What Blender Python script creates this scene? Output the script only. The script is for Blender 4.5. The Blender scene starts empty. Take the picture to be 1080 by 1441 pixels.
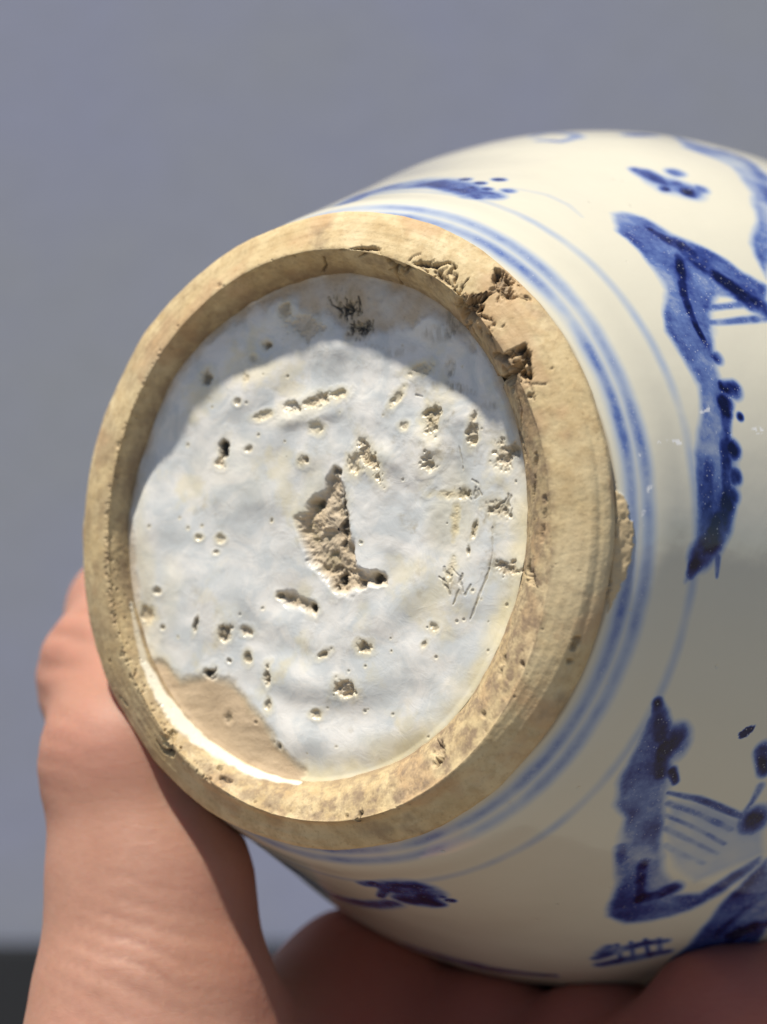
import bpy, math, random
import numpy as np
from mathutils import Vector, Matrix

# ------------------------------------------------------------------ camera, sky, sun, exposure
S = bpy.context.scene
COL = S.collection
CAM_Z = 1.30
cam_d = bpy.data.cameras.new('camera')
cam = bpy.data.objects.new('camera', cam_d)
COL.objects.link(cam)
cam.location = (0, 0, CAM_Z)
cam.rotation_euler = (math.radians(90), 0, 0)
cam_d.sensor_fit = 'VERTICAL'
cam_d.sensor_height = 24.0
cam_d.sensor_width = 24.0
cam_d.lens = 24.0 * 2743.7 / 1441.0
cam_d.clip_start = 0.01
cam_d.clip_end = 400
cam_d.dof.use_dof = True
cam_d.dof.focus_distance = 0.236
cam_d.dof.aperture_fstop = 9.5
S.camera = cam

# vase frame (unit vectors, world axes): N points out of the foot, EX right, EY up
def c2w(v):
    return Vector((v[0], -v[2], v[1]))
N = c2w((-0.52732603, 0.07038469, 0.84674273))
EX = c2w((0.84884794, 0.0, 0.52863709))
EY = c2w((0.03720796, 0.99751992, -0.0597459))
ORG = c2w((-0.21268925 * 0.04, -0.04452375 * 0.04, -0.24)) + Vector((0, 0, CAM_Z))

SUN_AZ, SUN_EL = math.radians(96), math.radians(21.5)      # about the foot plane
LDIR = (EX * math.cos(SUN_AZ) + EY * math.sin(SUN_AZ)) * math.cos(SUN_EL) + N * math.sin(SUN_EL)
LDIR.normalize()
elev = math.asin(LDIR.z)
sun_d = bpy.data.lights.new('sun', 'SUN')
sun = bpy.data.objects.new('sun', sun_d)
COL.objects.link(sun)
sun.location = (0, 0, 4)
sun.rotation_euler = LDIR.to_track_quat('Z', 'Y').to_euler()
sun_d.energy = 5.0
sun_d.angle = math.radians(2.4)
sun_d.color = (1.0, 0.93, 0.82)
W = bpy.data.worlds.new('World')
S.world = W
W.use_nodes = True
wn = W.node_tree
bg = wn.nodes['Background']
sky = wn.nodes.new('ShaderNodeTexSky')
sky.sky_type = 'NISHITA'
sky.sun_disc = False
sky.air_density = 0.7
sky.dust_density = 0.4
sky.altitude = 1200
sky.sun_elevation = elev
sky.sun_rotation = math.atan2(LDIR.x, LDIR.y)
wn.links.new(sky.outputs[0], bg.inputs[0])
bg.inputs[1].default_value = 0.085
S.view_settings.view_transform = 'Standard'
S.view_settings.look = 'None'
S.view_settings.exposure = 0.15
S.view_settings.gamma = 1.0

# ------------------------------------------------------------------ helpers
def tag(o, label=None, cat=None, kind=None):
    if label: o['label'] = label
    if cat: o['category'] = cat
    if kind: o['kind'] = kind
    return o

def mesh_obj(name, V, F, mat, parent=None, smooth=True):
    me = bpy.data.meshes.new(name)
    V = np.ascontiguousarray(V, dtype=np.float32)
    F = np.ascontiguousarray(F, dtype=np.int32)
    me.vertices.add(len(V))
    me.vertices.foreach_set('co', V.ravel())
    k = F.shape[1]
    me.loops.add(F.size)
    me.loops.foreach_set('vertex_index', F.ravel())
    me.polygons.add(len(F))
    me.polygons.foreach_set('loop_start', np.arange(0, F.size, k, dtype=np.int32))
    me.polygons.foreach_set('use_smooth', np.full(len(F), smooth, dtype=bool))
    me.update(calc_edges=True)
    me.validate()
    me.materials.append(mat)
    o = bpy.data.objects.new(name, me)
    COL.objects.link(o)
    if parent: o.parent = parent
    return o

def add_attr(o, name, rgba):
    a = o.data.attributes.new(name, 'FLOAT_COLOR', 'POINT')
    a.data.foreach_set('color', np.ascontiguousarray(rgba, dtype=np.float32).ravel())

def grid_faces(nu, nv, wrap_u):
    u = np.arange(nu if wrap_u else nu - 1)
    v = np.arange(nv - 1)
    U, Vv = np.meshgrid(u, v, indexing='ij')
    U2 = (U + 1) % nu
    return np.stack([U * nv + Vv, U2 * nv + Vv, U2 * nv + Vv + 1, U * nv + Vv + 1], -1).reshape(-1, 4)

def smooth(a, b, x):
    t = np.clip((x - a) / (b - a), 0, 1)
    return t * t * (3 - 2 * t)

def _hash(ix, iy, iz, seed):
    h = (ix.astype(np.uint32) * np.uint32(374761393) + iy.astype(np.uint32) * np.uint32(668265263)
         + iz.astype(np.uint32) * np.uint32(2147483647 - 1640531) + np.uint32(seed) * np.uint32(974634721))
    h = (h ^ (h >> np.uint32(13))) * np.uint32(1274126177)
    h = (h ^ (h >> np.uint32(16))) * np.uint32(2246822519)
    return (h ^ (h >> np.uint32(15))).astype(np.float32) / np.float32(4294967295.0)

def noise(P, scale, seed=0):
    """smooth value noise in -1..1, P is (n,3) in mm, scale is the feature size in mm"""
    q = P / scale + 1000.37
    i = np.floor(q).astype(np.int64)
    f = (q - i).astype(np.float32)
    f = f * f * f * (f * (f * 6 - 15) + 10)
    r = 0
    for dx in (0, 1):
        wx = f[:, 0] if dx else 1 - f[:, 0]
        for dy in (0, 1):
            wy = f[:, 1] if dy else 1 - f[:, 1]
            for dz in (0, 1):
                wz = f[:, 2] if dz else 1 - f[:, 2]
                r = r + wx * wy * wz * _hash(i[:, 0] + dx, i[:, 1] + dy, i[:, 2] + dz, seed)
    return r * 2 - 1

def fbm(P, scale, oct=4, seed=0, gain=0.5):
    r, a, t = 0, 1.0, 0
    for k in range(oct):
        c, s_ = math.cos(0.7 + k * 1.1), math.sin(0.7 + k * 1.1)
        Q = P @ np.array([[c, -s_ * 0.8, s_ * 0.6], [s_, c * 0.8, -c * 0.6], [0, 0.6, 0.8]])
        r = r + a * noise(Q, scale / 2 ** k, seed + k * 17)
        t += a
        a *= gain
    return r / t * 1.5

def poly_dist(P, L, wid=None):
    """distance of points P (n,d) to the polyline L (m,d); with widths gives distance/width"""
    L = np.asarray(L, float)
    best = np.full(len(P), 1e9)
    if len(L) == 1:
        d = np.linalg.norm(P - L[0], axis=1)
        return d / wid[0] if wid is not None else d
    for k in range(len(L) - 1):
        a, b = L[k], L[k + 1]
        ab = b - a
        t = np.clip((P - a) @ ab / max(ab @ ab, 1e-9), 0, 1)
        d = np.linalg.norm(P - a - t[:, None] * ab, axis=1)
        if wid is not None:
            d = d / (wid[k] + (wid[k + 1] - wid[k]) * t)
        best = np.minimum(best, d)
    return best

def in_poly(x, y, pg):
    c = np.zeros(len(x), bool)
    n = len(pg)
    for i in range(n):
        x1, y1 = pg[i][0], pg[i][1]
        x2, y2 = pg[(i + 1) % n][0], pg[(i + 1) % n][1]
        if y1 == y2: continue
        m = ((y1 > y) != (y2 > y)) & (x < (x2 - x1) * (y - y1) / (y2 - y1) + x1)
        c ^= m
    return c

# node helpers
class NT:
    def __init__(self, name):
        self.m = bpy.data.materials.new(name)
        self.m.use_nodes = True
        self.t = self.m.node_tree
        self.p = self.t.nodes['Principled BSDF']
    def n(self, typ, **kw):
        nd = self.t.nodes.new('ShaderNode' + typ)
        for k, v in kw.items(): setattr(nd, k, v)
        return nd
    def l(self, a, b): self.t.links.new(a, b)
    def put(self, sock, v):
        if hasattr(v, 'is_linked') or isinstance(v, bpy.types.NodeSocket): self.l(v, sock)
        elif isinstance(v, (tuple, list)) and len(v) == 3 and sock.type == 'RGBA': sock.default_value = (*v, 1)
        else: sock.default_value = v
    def mix(self, f, a, b, mode='MIX'):
        nd = self.n('Mix', data_type='RGBA', blend_type=mode)
        self.put(nd.inputs[0], f); self.put(nd.inputs[6], a); self.put(nd.inputs[7], b)
        return nd.outputs[2]
    def math(self, op, a, b=0.0, c=0.0, clamp=False):
        nd = self.n('Math', operation=op, use_clamp=clamp)
        for s, v in zip(nd.inputs, (a, b, c)): self.put(s, v)
        return nd.outputs[0]
    def coord(self):
        return self.n('TexCoord').outputs['Object']
    def noise(self, scale, detail=4.0, rough=0.55, vec=None, dist=0.0):
        nd = self.n('TexNoise')
        nd.inputs['Scale'].default_value = scale
        nd.inputs['Detail'].default_value = detail
        nd.inputs['Roughness'].default_value = rough
        nd.inputs['Distortion'].default_value = dist
        self.l(vec or self.coord(), nd.inputs['Vector'])
        return nd.outputs[0]
    def remap(self, v, a, b, c=0.0, d=1.0):
        nd = self.n('MapRange', interpolation_type='SMOOTHSTEP')
        self.put(nd.inputs[0], v)
        for k, x in zip((1, 2, 3, 4), (a, b, c, d)): nd.inputs[k].default_value = x
        return nd.outputs[0]
    def ramp(self, v, stops):
        nd = self.n('ValToRGB')
        cr = nd.color_ramp
        while len(cr.elements) < len(stops): cr.elements.new(0.5)
        for e, (pos, col) in zip(cr.elements, stops):
            e.position = pos; e.color = (*col, 1)
        self.l(v, nd.inputs[0])
        return nd.outputs[0]
    def attr(self, name):
        nd = self.n('Attribute', attribute_name=name)
        sp = self.n('SeparateColor')
        self.l(nd.outputs['Color'], sp.inputs[0])
        return sp.outputs[0], sp.outputs[1], sp.outputs[2], nd.outputs['Alpha']
    def bump(self, h, dist, strength=1.0):
        nd = self.n('Bump')
        nd.inputs['Strength'].default_value = strength
        nd.inputs['Distance'].default_value = dist
        self.l(h, nd.inputs['Height'])
        self.l(nd.outputs[0], self.p.inputs['Normal'])

# ------------------------------------------------------------------ shapes of the jar (unit: foot radius = 1 = 40 mm)
H1 = (0.7607, -0.0717, 0.0118, -0.0349, 0.0093)     # edge of the recessed base
H2 = (0.84963078, -0.00237344, -0.01612559, -0.02820194, -0.00851469)   # inner crest of the foot
D1, DK = 0.123, 0.05                                                     # depth of the base, which lies a little askew
def har(th, h):
    return h[0] + h[1] * np.cos(th) + h[2] * np.sin(th) + h[3] * np.cos(2 * th) + h[4] * np.sin(2 * th)

def catmull(C, n_per):
    """C: list of (r,z) arrays over theta -> arrays (ntheta, ns)"""
    C = [C[0]] + list(C) + [C[-1]]
    R, Z = [], []
    for k in range(1, len(C) - 2):
        t = np.linspace(0, 1, n_per[k - 1], endpoint=(k == len(C) - 3))
        for q, out in ((0, R), (1, Z)):
            p0, p1, p2, p3 = (np.asarray(c[q], float)[:, None] for c in C[k - 1:k + 3])
            out.append(0.5 * (2 * p1 + (p2 - p0) * t + (2 * p0 - 5 * p1 + 4 * p2 - p3) * t ** 2 + (3 * p1 - p0 - 3 * p2 + p3) * t ** 3))
    return np.concatenate(R, 1), np.concatenate(Z, 1)

def ring_grid(th, n_per):
    o = np.ones_like(th)
    a, b = har(th, H1), har(th, H2)
    k = np.clip((b - a) / 0.12, 0.2, 1)
    d = D1 + DK * a * np.cos(th)
    e = 0.030 * (0.5 + 0.5 * np.cos(th)) ** 3                                             # the foot was cut a little off centre
    C = [(a + 0.004, -(d + 0.03)), (a, -d),
         (a + (b - a) * 0.45, -(0.5 * d - 0.012 * k)),
         (b - 0.010 * k, -0.013 * o), (b + 0.006, -0.003 * o),
         (0.918 * o, -0.029 * o), (0.966 - e * 0.7, -0.053 * o), (0.993 - e, -0.073 * o), (0.996 - e, -0.088 * o),
         (0.985 - e * 0.7, -0.102 * o), (0.962 - e * 0.3, -0.114 * o), (0.945 * o, -0.135 * o)]
    return catmull(C, n_per)

BODY = [(0.105, 0.945), (0.122, 0.966), (0.145, 0.990), (0.18, 1.022), (0.22, 1.052), (0.32, 1.100), (0.45, 1.158), (0.8, 1.3105), (1.3, 1.529), (1.9, 1.657),
        (2.6, 1.666), (3.4, 1.60), (4.1, 1.42), (4.6, 1.12), (4.9, 0.86), (5.1, 0.74), (5.4, 0.72), (5.7, 0.76)]
def body_r(z):
    kz = np.array([b[0] for b in BODY]); kr = np.array([b[1] for b in BODY])
    h = np.diff(kz); dl = np.diff(kr) / h
    m = np.zeros(len(kz)); m[0] = dl[0]; m[-1] = dl[-1]
    m[1:-1] = (dl[:-1] * h[1:] + dl[1:] * h[:-1]) / (h[1:] + h[:-1])
    i = np.clip(np.searchsorted(kz, z) - 1, 0, len(kz) - 2)
    t = (z - kz[i]) / h[i]
    return ((2 * t ** 3 - 3 * t ** 2 + 1) * kr[i] + (t ** 3 - 2 * t ** 2 + t) * h[i] * m[i]
            + (-2 * t ** 3 + 3 * t ** 2) * kr[i + 1] + (t ** 3 - t ** 2) * h[i] * m[i + 1])
MM = 40.0

BASE_CENTRE = [(-0.63, 1.28), (13.24, 10.93)]
BASE_POLYS = [('strip', [(-21.04, 26.89), (-14.94, 27.09), (-10.65, 28.19), (-6.93, 29.02), (-3.69, 27.5), (-0.47, 25.36), (3.69, 24.46), (7.71, 25.01), (11.66, 25.72), (15.64, 24.15), (17.88, 21.27), (20.63, 19.44), (15.41, 30.11), (7.35, 33.67), (-0.86, 34.16), (-11.39, 32.48), (-22.14, 26.47)]), ('bare', [(-27.44, -17.13), (-24.87, -18.42), (-22.55, -19.71), (-18.69, -18.89), (-14.26, -19.79), (-10.85, -23.24), (-7.45, -27.53), (-3.33, -30.37), (-3.54, -32.6), (-9.67, -32.14), (-18.17, -29.1), (-23.96, -24.85), (-28.23, -19.49)]), ('crater2', [(-8.59, -8.09), (-7.33, -7.79), (-5.19, -8.45), (-2.54, -9.1), (-1.98, -9.98), (-2.57, -10.89), (-4.57, -10.41), (-7.23, -9.77), (-8.55, -8.99)]), ('crater', [(-0.88, 6.92), (0.37, 6.55), (1.05, 5.12), (1.25, 2.89), (2.03, 1.65), (2.53, -0.48), (2.83, -2.69), (3.11, -4.45), (5.27, -5.12), (7.1, -5.62), (7.34, -6.75), (5.36, -7.32), (2.85, -7.91), (0.62, -8.31), (-0.96, -7.46), (-2.27, -5.97), (-3.79, -4.57), (-4.94, -2.43), (-5.34, -0.55), (-5.74, 1.25), (-4.52, 2.16), (-3.56, 3.87), (-2.15, 5.13), (-1.79, 6.21)])]
BASE_PITS = [(-17.52, 10.26, 0.88, -0.11, -0.18, -1.56, 1.5, 0, 1, 0.3, 1, 0.15), (-17.87, 8.41, 0.99, -0.01, 0.04, -0.74, 0.3, 0.3, 1, 0.1, 0, 0.3), (-11.4, 23.7, 0.76, -0.03, 0.03, -0.55, 0.6, 0, 1, 0.9, 0.5, 0.3), (-20.44, 19.55, 0.89, -0.16, -0.19, -1.19, 0.6, 0.1, 0.6, 0.7, 0.6, 0.2), (-7.15, 15.41, 1.35, 0.17, 0.2, -0.81, 0.5, 0.1, 0.5, 0.3, 0.0, 0.3), (-4.01, 16.07, 2.55, 0.66, 0.33, -0.78, 0.45, 0.25, 0.9, 0.45, 0.0, 0.4), (-0.61, 16.88, 1.15, 0.34, 0.27, -0.6, 0.3, 0.2, 0.5, 0.3, 0, 0.5), (12.95, 13.38, 1.08, -0.1, -0.11, -1.91, 0.4, 0.35, 0.7, 0.8, 0.2, 0.6), (12.76, 8.15, 1.02, -0.34, -0.39, -1.06, 0.6, 0.2, 0.6, 0.4, 0.25, 0.3), (4.78, 8.57, 0.81, 0.33, 1.25, -2.18, 0.55, 0.3, 0.9, 0.6, 0.05, 0.7), (2.36, 7.97, 1.02, -0.01, 0.05, -1.25, 0.2, 0.2, 0.5, 0.3, 0, 0.9), (18.62, 12.06, 0.67, -0.1, -0.19, -1.62, 0.25, 0.25, 0.7, 0.7, 0.1, 0.4), (22.53, 9.09, 1.08, 0.25, 0.6, -1.82, 0.3, 0.3, 0.8, 0.75, 0.15, 0.3), (24.01, 9.75, 1.31, -0.02, 0.03, -0.85, 0.3, 0.3, 0.9, 0.6, 0.1, 0.1), (22.21, 2.51, 1.52, -0.49, -0.32, -0.88, 0.2, 0.25, 0.6, 0.8, 0.2, 0.3), (23.97, -4.53, 1.49, 0.03, 0.03, -0.93, 0.3, 0.3, 0.95, 0.6, 0.1, 0.3), (0.77, -6.89, 0.9, -0.19, -0.32, -1.21, 1.2, 0.2, 1, 0.8, 0.95, 0), (1.06, 0.22, 0.61, -0.04, -0.11, -1.95, 0.9, 0.2, 1, 0.8, 0.85, 0), (-0.14, -4.95, 1.64, 0.03, 0.03, -0.71, 0.6, 0.2, 1, 0.5, 0.5, 0), (-2.9, 3.24, 0.83, 0.0, 0.03, -0.63, 0.5, 0.2, 1, 0.6, 0.7, 0), (1.02, 3.52, 0.72, 0.0, 0.06, -1.25, 0.5, 0.2, 1, 0.5, 0.7, 0), (1.06, -2.09, 0.51, -0.06, -0.15, -1.23, 0.6, 0.2, 1, 0.6, 0.8, 0), (6.22, -6.16, 0.8, 0.02, 0.03, -0.7, 0.7, 0.2, 1, 0.4, 0.8, 0.1), (-0.28, 7.18, 0.62, -0.0, 0.03, -0.63, 0.5, 0.2, 1, 0.5, 0.7, 0.2), (-2.91, -10.1, 0.73, 0.02, 0.04, -0.8, 0.7, 0.2, 1, 0.6, 0.9, 0.3), (-8.25, -8.53, 0.53, 0.01, 0.02, -0.45, 0.4, 0.1, 1, 0.6, 0.5, 0.2), (4.03, -6.82, 1.01, 0.02, 0.02, -0.53, 0.5, 0.2, 1, 0.5, 0.5, 0), (-5.13, 8.48, 0.84, -0.01, 0.03, -0.72, 0.35, 0.25, 0.8, 0.5, 0.3, 0.5), (-26.88, -8.42, 0.68, 0.02, 0.03, -0.47, 0.3, 0.1, 0.6, 0.7, 0.2, 0.3), (-20.56, -12.71, 0.33, -0.05, -0.22, -1.09, 0.35, 0.1, 0.6, 0.7, 0.7, 0.1), (-25.83, -13.15, 0.45, 0.01, 0.02, -0.37, 0.3, 0, 0.6, 0.7, 0.3, 0.2), (-16.0, -13.29, 0.97, -0.11, -0.17, -1.09, 0.45, 0.35, 1, 0.45, 0.45, 0.4), (-12.74, -13.19, 0.96, -0.11, -0.09, -0.54, 0.3, 0.2, 1, 0.5, 0.2, 0.3), (-18.14, -18.78, 0.97, 0.18, 0.17, -0.62, 0.6, 0.1, 1, 0.8, 0.95, 0.1), (-9.36, -18.75, 0.64, 0.03, 0.06, -1.17, 0.55, 0.25, 1, 0.85, 0.55, 0.25), (-12.68, -16.54, 0.54, 0.02, 0.04, -0.81, 0.35, 0.1, 0.8, 0.6, 0.4, 0.5), (-8.97, -22.42, 0.53, 0.03, 0.04, -0.9, 0.35, 0.1, 0.6, 0.7, 0.3, 0.3), (-1.0, -15.72, 0.87, 0.48, 0.27, -0.37, 0.4, 0.1, 0.8, 0.6, 0.4, 0.5), (4.77, -14.71, 0.9, 0.03, 0.03, -0.79, 0.5, 0.2, 0.9, 0.3, 0.45, 0.6), (2.26, -19.82, 1.32, 0.06, 0.05, -1.05, 0.35, 0.4, 1, 0.2, 0.15, 0.6), (-1.8, -23.2, 0.82, 0.04, 0.02, -0.53, 0.25, 0.1, 0.5, 0.6, 0.1, 0.4), (13.26, -13.88, 0.37, -0.1, -0.21, -0.57, 0.25, 0, 0.5, 0.5, 0.2, 0.3), (14.35, -11.94, 0.58, 0.02, 0.02, -0.6, 0.25, 0, 0.4, 0.6, 0.1, 0.5), (-7.03, -27.5, 0.42, 0.03, 0.02, -0.44, 0.35, 0, 0.5, 0.6, 0.7, 0), (-15.01, -24.37, 0.76, 0.04, 0.04, -0.72, 0.3, 0.1, 0.5, 0.6, 0.4, 0), (-10.78, -24.76, 0.32, 0.02, 0.01, -0.27, 0.3, 0, 0.5, 0.6, 0.5, 0), (-15.26, -17.1, 0.33, 0.01, 0.01, -0.27, 0.3, 0, 0.5, 0.6, 0.4, 0), (-28.66, -11.65, 1.37, 0.04, 0.07, -1.22, 0.1, 0.1, 0.9, 0.1, 0, 0.6), (-20.71, -1.24, 0.56, 0.01, 0.02, -0.37, 0.2, 0, 0.4, 0.3, 0, 0.5), (-17.37, -1.39, 0.66, 0.01, 0.02, -0.46, 0.2, 0, 0.4, 0.3, 0, 0.6), (-18.06, -3.15, 0.44, 0.01, 0.01, -0.28, 0.2, 0, 0.4, 0.6, 0.1, 0.2), (-5.72, 25.76, 2.51, -0.49, -0.24, -1.52, 0.15, 0.02, 0.95, 0.0, 0, 0), (-8.7, 28.01, 0.86, -0.04, 0.04, -0.92, 0.2, 0.1, 0.7, 0.6, 0.1, 0.3), (-14.36, 19.64, 0.77, -0.02, 0.05, -0.93, 0.15, 0.1, 0.5, 0.5, 0, 0.6), (-15.51, 16.43, 0.55, -0.01, 0.02, -0.46, 0.2, 0, 0.5, 0.4, 0, 0.4), (-13.6, 21.93, 0.65, -0.02, 0.03, -0.56, 0.15, 0, 0.3, 0.4, 0, 0.4), (-11.61, 14.5, 1.2, 0.35, 0.21, -0.44, 0.2, 0.1, 0.4, 0.3, 0, 0.7), (-13.57, 10.21, 0.65, -0.01, 0.02, -0.46, 0.25, 0, 0.5, 0.5, 0.2, 0.3), (8.07, 16.31, 0.66, 1.05, 0.44, -0.23, 0.2, 0.1, 0.4, 0.4, 0, 0.5), (10.91, 19.76, 1.47, 0.43, 0.3, -0.67, 0.15, 0.15, 0.5, 0.5, 0, 0.4), (9.22, 12.75, 0.6, -0.01, 0.02, -0.53, 0.2, 0.1, 0.5, 0.5, 0, 0.5), (15.74, 4.39, 1.93, -0.0, 0.02, -0.52, 0.08, 0.1, 0.3, 0.6, 0, 0.5), (16.55, 0.94, 0.48, -0.03, -0.1, -1.72, 0.08, 0.1, 0.35, 0.6, 0.0, 0.8), (19.26, 0.36, 0.37, -0.09, -0.26, -1.0, 0.25, 0.1, 0.5, 0.7, 0.1, 0.4), (18.6, -2.48, 0.29, 0.0, 0.02, -0.51, 0.3, 0.1, 0.5, 0.6, 0.5, 0.3), (16.39, -4.66, 0.57, -0.08, -0.19, -1.19, 0.05, 0.05, 0.3, 0.5, 0, 0.6), (-3.44, 12.8, 0.84, -0.01, 0.03, -0.72, 0.12, 0.1, 0.3, 0.2, 0, 0.5)]
BASE_BUMPS = [(7.07, 9.08, 1.34, 0.54, 1.1, -1.93, 0.55), (-6.75, 13.77, 2.26, 0.37, 0.26, -0.89, 0.3), (12.99, 9.89, 1.17, -0.01, 0.05, -1.22, 0.4), (-2.57, 14.32, 2.66, 0.89, 0.51, -1.01, 0.25), (-0.35, 22.82, 1.24, -0.05, 0.08, -1.81, 0.25), (-15.49, 4.89, 5.42, -0.01, 0.28, -5.52, 0.25), (8.81, -1.3, 4.39, -0.63, -0.96, -6.05, 0.25), (-4.68, -19.35, 7.04, -1.27, -0.69, -2.62, 0.2)]
BASE_SMEARS = [(0.45, 28.03, 2.47, -0.12, 0.1, -2.35, 0.7, 1.0, 0.05), (2.12, 25.25, 1.84, -0.08, 0.07, -1.53, 0.7, 1.0, 0.05), (15.03, 19.89, 0.78, -0.09, -0.09, -1.56, 0.55, 0.35, 0.1), (16.39, 17.4, 2.02, -0.71, -0.27, -0.73, 0.5, 0.15, 0.05), (20.79, 15.13, 1.14, -0.03, 0.03, -0.69, 0.4, 0.1, 0), (16.85, -6.72, 1.82, -0.55, -0.45, -1.22, 0.75, 0.0, 0.03), (18.04, 4.65, 2.29, -0.0, 0.03, -0.78, 0.7, 0.15, 0.03), (13.2, 24.07, 1.96, -0.08, 0.05, -1.23, 0.4, 0.1, 0), (15.58, 25.72, 1.62, 0.46, 0.8, -1.84, 0.6, 0.35, 0.1), (22.2, 2.68, 2.06, 0.01, 0.05, -1.36, 0.6, 0.3, 0), (7.83, 22.07, 2.48, 0.5, 0.3, -0.87, 0.35, 0, 0), (18.98, 0.1, 1.51, -0.23, -0.35, -2.2, 0.3, 0, 0)]
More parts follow.
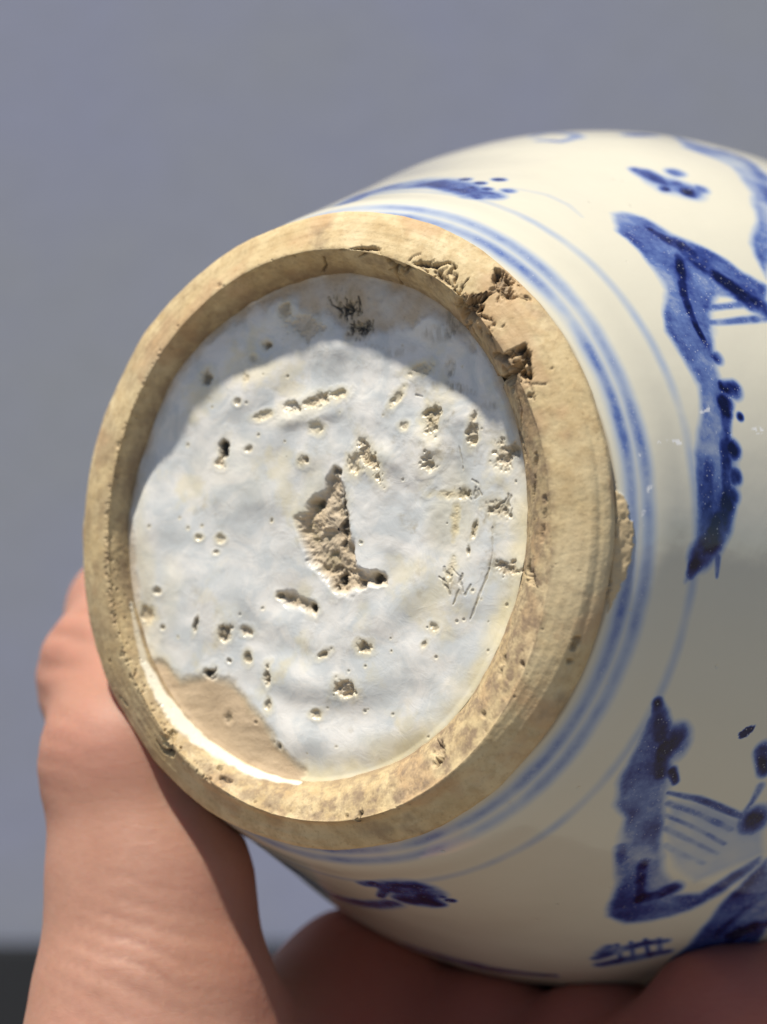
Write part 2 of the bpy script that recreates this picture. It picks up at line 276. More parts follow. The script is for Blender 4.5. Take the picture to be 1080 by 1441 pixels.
BASE_SCRATCH = [([(21.63, 0.37), (21.84, -2.86), (21.52, -4.32)], 0.14, 0.4, 0), ([(21.44, -4.57), (20.49, -7.15), (19.64, -9.56), (19.11, -10.77)], 0.2, 0.8, 0), ([(16.77, 10.19), (17.23, 8.28), (17.38, 6.72)], 0.12, 0.5, 0), ([(17.64, -7.21), (16.94, -8.95)], 0.14, 0.7, 0), ([(10.55, 16.6), (11.45, 16.4)], 0.14, 0.7, 0), ([(19.23, 0.96), (18.91, -0.5)], 0.14, 0.7, 0), ([(-0.58, 27.54), (-1.96, 28.51), (-2.38, 29.43)], 0.19, 0.6, 0.95), ([(0.9, 26.53), (0.91, 27.24), (0.6, 27.97)], 0.17, 0.6, 0.95), ([(-0.12, 27.0), (0.48, 27.23), (1.08, 27.45)], 0.23, 0.6, 0.95), ([(0.51, 27.16), (0.06, 28.1), (0.3, 29.01)], 0.17, 0.6, 0.95), ([(0.18, 27.2), (0.07, 27.73), (0.71, 28.23)], 0.2, 0.6, 0.95), ([(0.26, 26.52), (0.07, 27.14), (0.1, 27.75)], 0.19, 0.6, 0.95), ([(-1.29, 28.06), (0.07, 27.95), (0.94, 27.87)], 0.25, 0.6, 0.95), ([(0.27, 27.33), (0.12, 27.8), (-0.39, 28.28)], 0.18, 0.6, 0.95), ([(-0.43, 27.3), (-0.79, 27.97), (-0.68, 28.61)], 0.25, 0.6, 0.95), ([(0.74, 25.92), (1.85, 25.49), (2.64, 25.07)], 0.14, 0.6, 0.95), ([(0.95, 27.46), (1.6, 27.85), (1.52, 28.27)], 0.13, 0.6, 0.95), ([(0.67, 27.19), (1.14, 27.82), (1.04, 28.48)], 0.24, 0.6, 0.95), ([(0.14, 27.03), (0.91, 27.45), (1.02, 27.9)], 0.15, 0.6, 0.95), ([(1.77, 27.01), (2.08, 28.14), (1.88, 29.29)], 0.26, 0.6, 0.95), ([(0.28, 27.8), (1.37, 27.55), (2.3, 27.31)], 0.2, 0.6, 0.95), ([(-0.03, 27.24), (-0.06, 27.8), (0.42, 28.33)], 0.23, 0.6, 0.95), ([(-0.13, 27.67), (0.93, 28.13), (1.59, 28.6)], 0.2, 0.6, 0.95), ([(0.36, 27.34), (0.32, 27.91), (0.73, 28.44)], 0.3, 0.6, 0.95), ([(2.3, 25.01), (2.45, 25.31), (2.36, 25.62)], 0.27, 0.6, 0.95), ([(2.37, 24.6), (3.04, 25.12), (3.01, 25.68)], 0.17, 0.6, 0.95), ([(2.19, 24.91), (2.05, 25.57), (1.81, 26.22)], 0.13, 0.6, 0.95), ([(3.19, 25.63), (3.42, 25.89), (3.3, 26.17)], 0.25, 0.6, 0.95), ([(2.89, 24.65), (2.4, 25.17), (2.01, 25.68)], 0.15, 0.6, 0.95), ([(2.26, 24.56), (2.62, 24.89), (2.86, 25.22)], 0.19, 0.6, 0.95), ([(1.98, 25.44), (1.25, 25.86), (1.22, 26.25)], 0.18, 0.6, 0.95), ([(3.72, 25.19), (3.75, 25.74), (3.89, 26.28)], 0.16, 0.6, 0.95), ([(2.04, 24.94), (2.1, 25.19), (1.28, 25.48)], 0.15, 0.6, 0.95), ([(2.5, 25.16), (2.26, 25.59), (1.89, 26.03)], 0.24, 0.6, 0.95), ([(3.32, 24.84), (3.53, 25.05), (3.8, 25.26)], 0.16, 0.6, 0.95), ([(2.95, 26.1), (2.44, 25.73), (1.75, 25.36)], 0.21, 0.6, 0.95), ([(3.21, 24.77), (2.97, 25.13), (3.16, 25.47)], 0.21, 0.6, 0.95), ([(2.5, 24.53), (2.65, 25.18), (2.25, 25.86)], 0.29, 0.6, 0.95), ([(2.55, 25.38), (2.98, 25.47), (3.59, 25.56)], 0.13, 0.6, 0.95), ([(17.52, 25.28), (17.64, 25.75), (17.38, 26.24)], 0.15, 0.6, 0.25), ([(15.75, 26.51), (15.54, 26.75), (15.13, 26.99)], 0.21, 0.6, 0.25), ([(17.45, 24.67), (17.21, 24.91), (16.89, 25.15)], 0.24, 0.6, 0.25), ([(15.07, 26.96), (14.81, 27.26), (15.59, 27.51)], 0.25, 0.6, 0.25), ([(16.5, 25.98), (16.49, 26.26), (16.36, 26.55)], 0.27, 0.6, 0.25), ([(17.56, 26.31), (17.02, 26.71), (16.91, 27.1)], 0.19, 0.6, 0.25), ([(20.98, 2.23), (21.42, 2.49), (21.41, 2.75)], 0.2, 0.6, 0.25), ([(22.45, 3.23), (23.18, 3.55), (23.15, 3.87)], 0.2, 0.6, 0.25), ([(23.39, 3.18), (23.56, 3.65), (23.83, 4.12)], 0.28, 0.6, 0.25), ([(22.73, 3.31), (23.19, 3.72), (23.57, 4.14)], 0.13, 0.6, 0.25), ([(23.93, 1.61), (23.94, 2.13), (24.11, 2.64)], 0.13, 0.6, 0.25), ([(23.57, 3.14), (23.47, 3.73), (23.44, 4.33)], 0.24, 0.6, 0.25), ([(21.4, 2.34), (21.18, 2.69), (21.17, 3.04)], 0.13, 0.6, 0.25), ([(22.44, 1.79), (22.49, 2.31), (22.69, 2.84)], 0.21, 0.6, 0.25), ([(21.43, 2.75), (22.1, 2.73), (22.08, 2.71)], 0.13, 0.6, 0.25), ([(21.98, 2.75), (22.77, 3.0), (22.94, 3.25)], 0.29, 0.6, 0.25), ([(16.42, -7.71), (16.16, -7.25), (15.71, -6.8)], 0.27, 0.6, 0.25), ([(17.58, -6.17), (17.95, -5.74), (17.9, -5.31)], 0.19, 0.6, 0.25), ([(17.47, -5.49), (16.82, -4.99), (16.42, -4.49)], 0.15, 0.6, 0.25), ([(15.81, -6.36), (15.38, -6.04), (14.85, -5.73)], 0.16, 0.6, 0.25), ([(16.03, -5.48), (15.51, -5.02), (15.46, -4.54)], 0.26, 0.6, 0.25), ([(16.12, -7.05), (15.49, -6.52), (15.46, -5.98)], 0.26, 0.6, 0.25), ([(17.96, -6.53), (17.59, -6.1), (17.69, -5.66)], 0.28, 0.6, 0.25), ([(18.24, -7.4), (18.08, -6.88), (17.51, -6.36)], 0.2, 0.6, 0.25), ([(16.42, -6.31), (16.6, -5.92), (16.52, -5.53)], 0.2, 0.6, 0.25), ([(18.49, -7.77), (18.78, -7.2), (19.15, -6.62)], 0.26, 0.6, 0.25), ([(17.98, 4.09), (18.16, 4.39), (18.35, 4.69)], 0.28, 0.6, 0.25), ([(19.5, 5.65), (19.15, 5.89), (18.61, 6.12)], 0.13, 0.6, 0.25), ([(18.93, 4.21), (18.98, 4.68), (19.16, 5.16)], 0.23, 0.6, 0.25), ([(16.97, 4.18), (17.04, 4.58), (16.87, 4.98)], 0.28, 0.6, 0.25), ([(19.06, 3.87), (19.57, 4.3), (19.2, 4.73)], 0.28, 0.6, 0.25), ([(20.08, 4.24), (19.79, 4.6), (19.57, 4.96)], 0.15, 0.6, 0.25), ([(17.88, 4.21), (17.95, 4.25), (18.55, 4.29)], 0.12, 0.6, 0.25), ([(18.54, 3.72), (18.06, 4.1), (17.71, 4.47)], 0.25, 0.6, 0.25)]
BASE_YELLOW = [(9.9, -27.49, 10.28, 2.59, 0.91, -3.14, 0.55), (1.0, -30.52, 7.03, 0.48, 0.08, -1.75, 0.5), (19.72, -19.08, 2.49, -1.15, -3.13, -5.32, 0.5), (-29.1, -3.58, 2.05, 0.21, 2.04, -11.14, 0.35), (-3.71, 4.86, 1.99, -0.62, -1.92, -5.09, 0.35), (16.53, 1.37, 3.83, 0.02, 0.27, -6.89, 0.35), (4.34, 9.28, 4.03, -0.04, 0.11, -2.66, 0.35), (-6.29, 15.3, 6.78, 2.0, 1.0, -2.15, 0.35), (-15.63, 7.65, 6.5, -0.05, 0.28, -5.53, 0.2), (-24.85, -8.19, 2.26, 0.05, 0.3, -5.58, 0.25), (12.22, 11.82, 2.93, -0.05, 0.14, -3.5, 0.3)]
RING_GLAZE = [([(-27.28, -18.06, -2.26), (-23.96, -22.54, -2.43), (-20.27, -25.95, -2.76), (-15.38, -28.93, -3.34), (-9.49, -31.03, -3.84), (-3.63, -31.85, -4.08)], (0.875, 1.2249999999999999, 1.4874999999999998, 1.3125, 0.9624999999999999, 0.5249999999999999), 0.95), ([(-30.54, -10.22, -2.88), (-27.28, -18.06, -2.26)], (0.4375, 0.875), 0.6)]
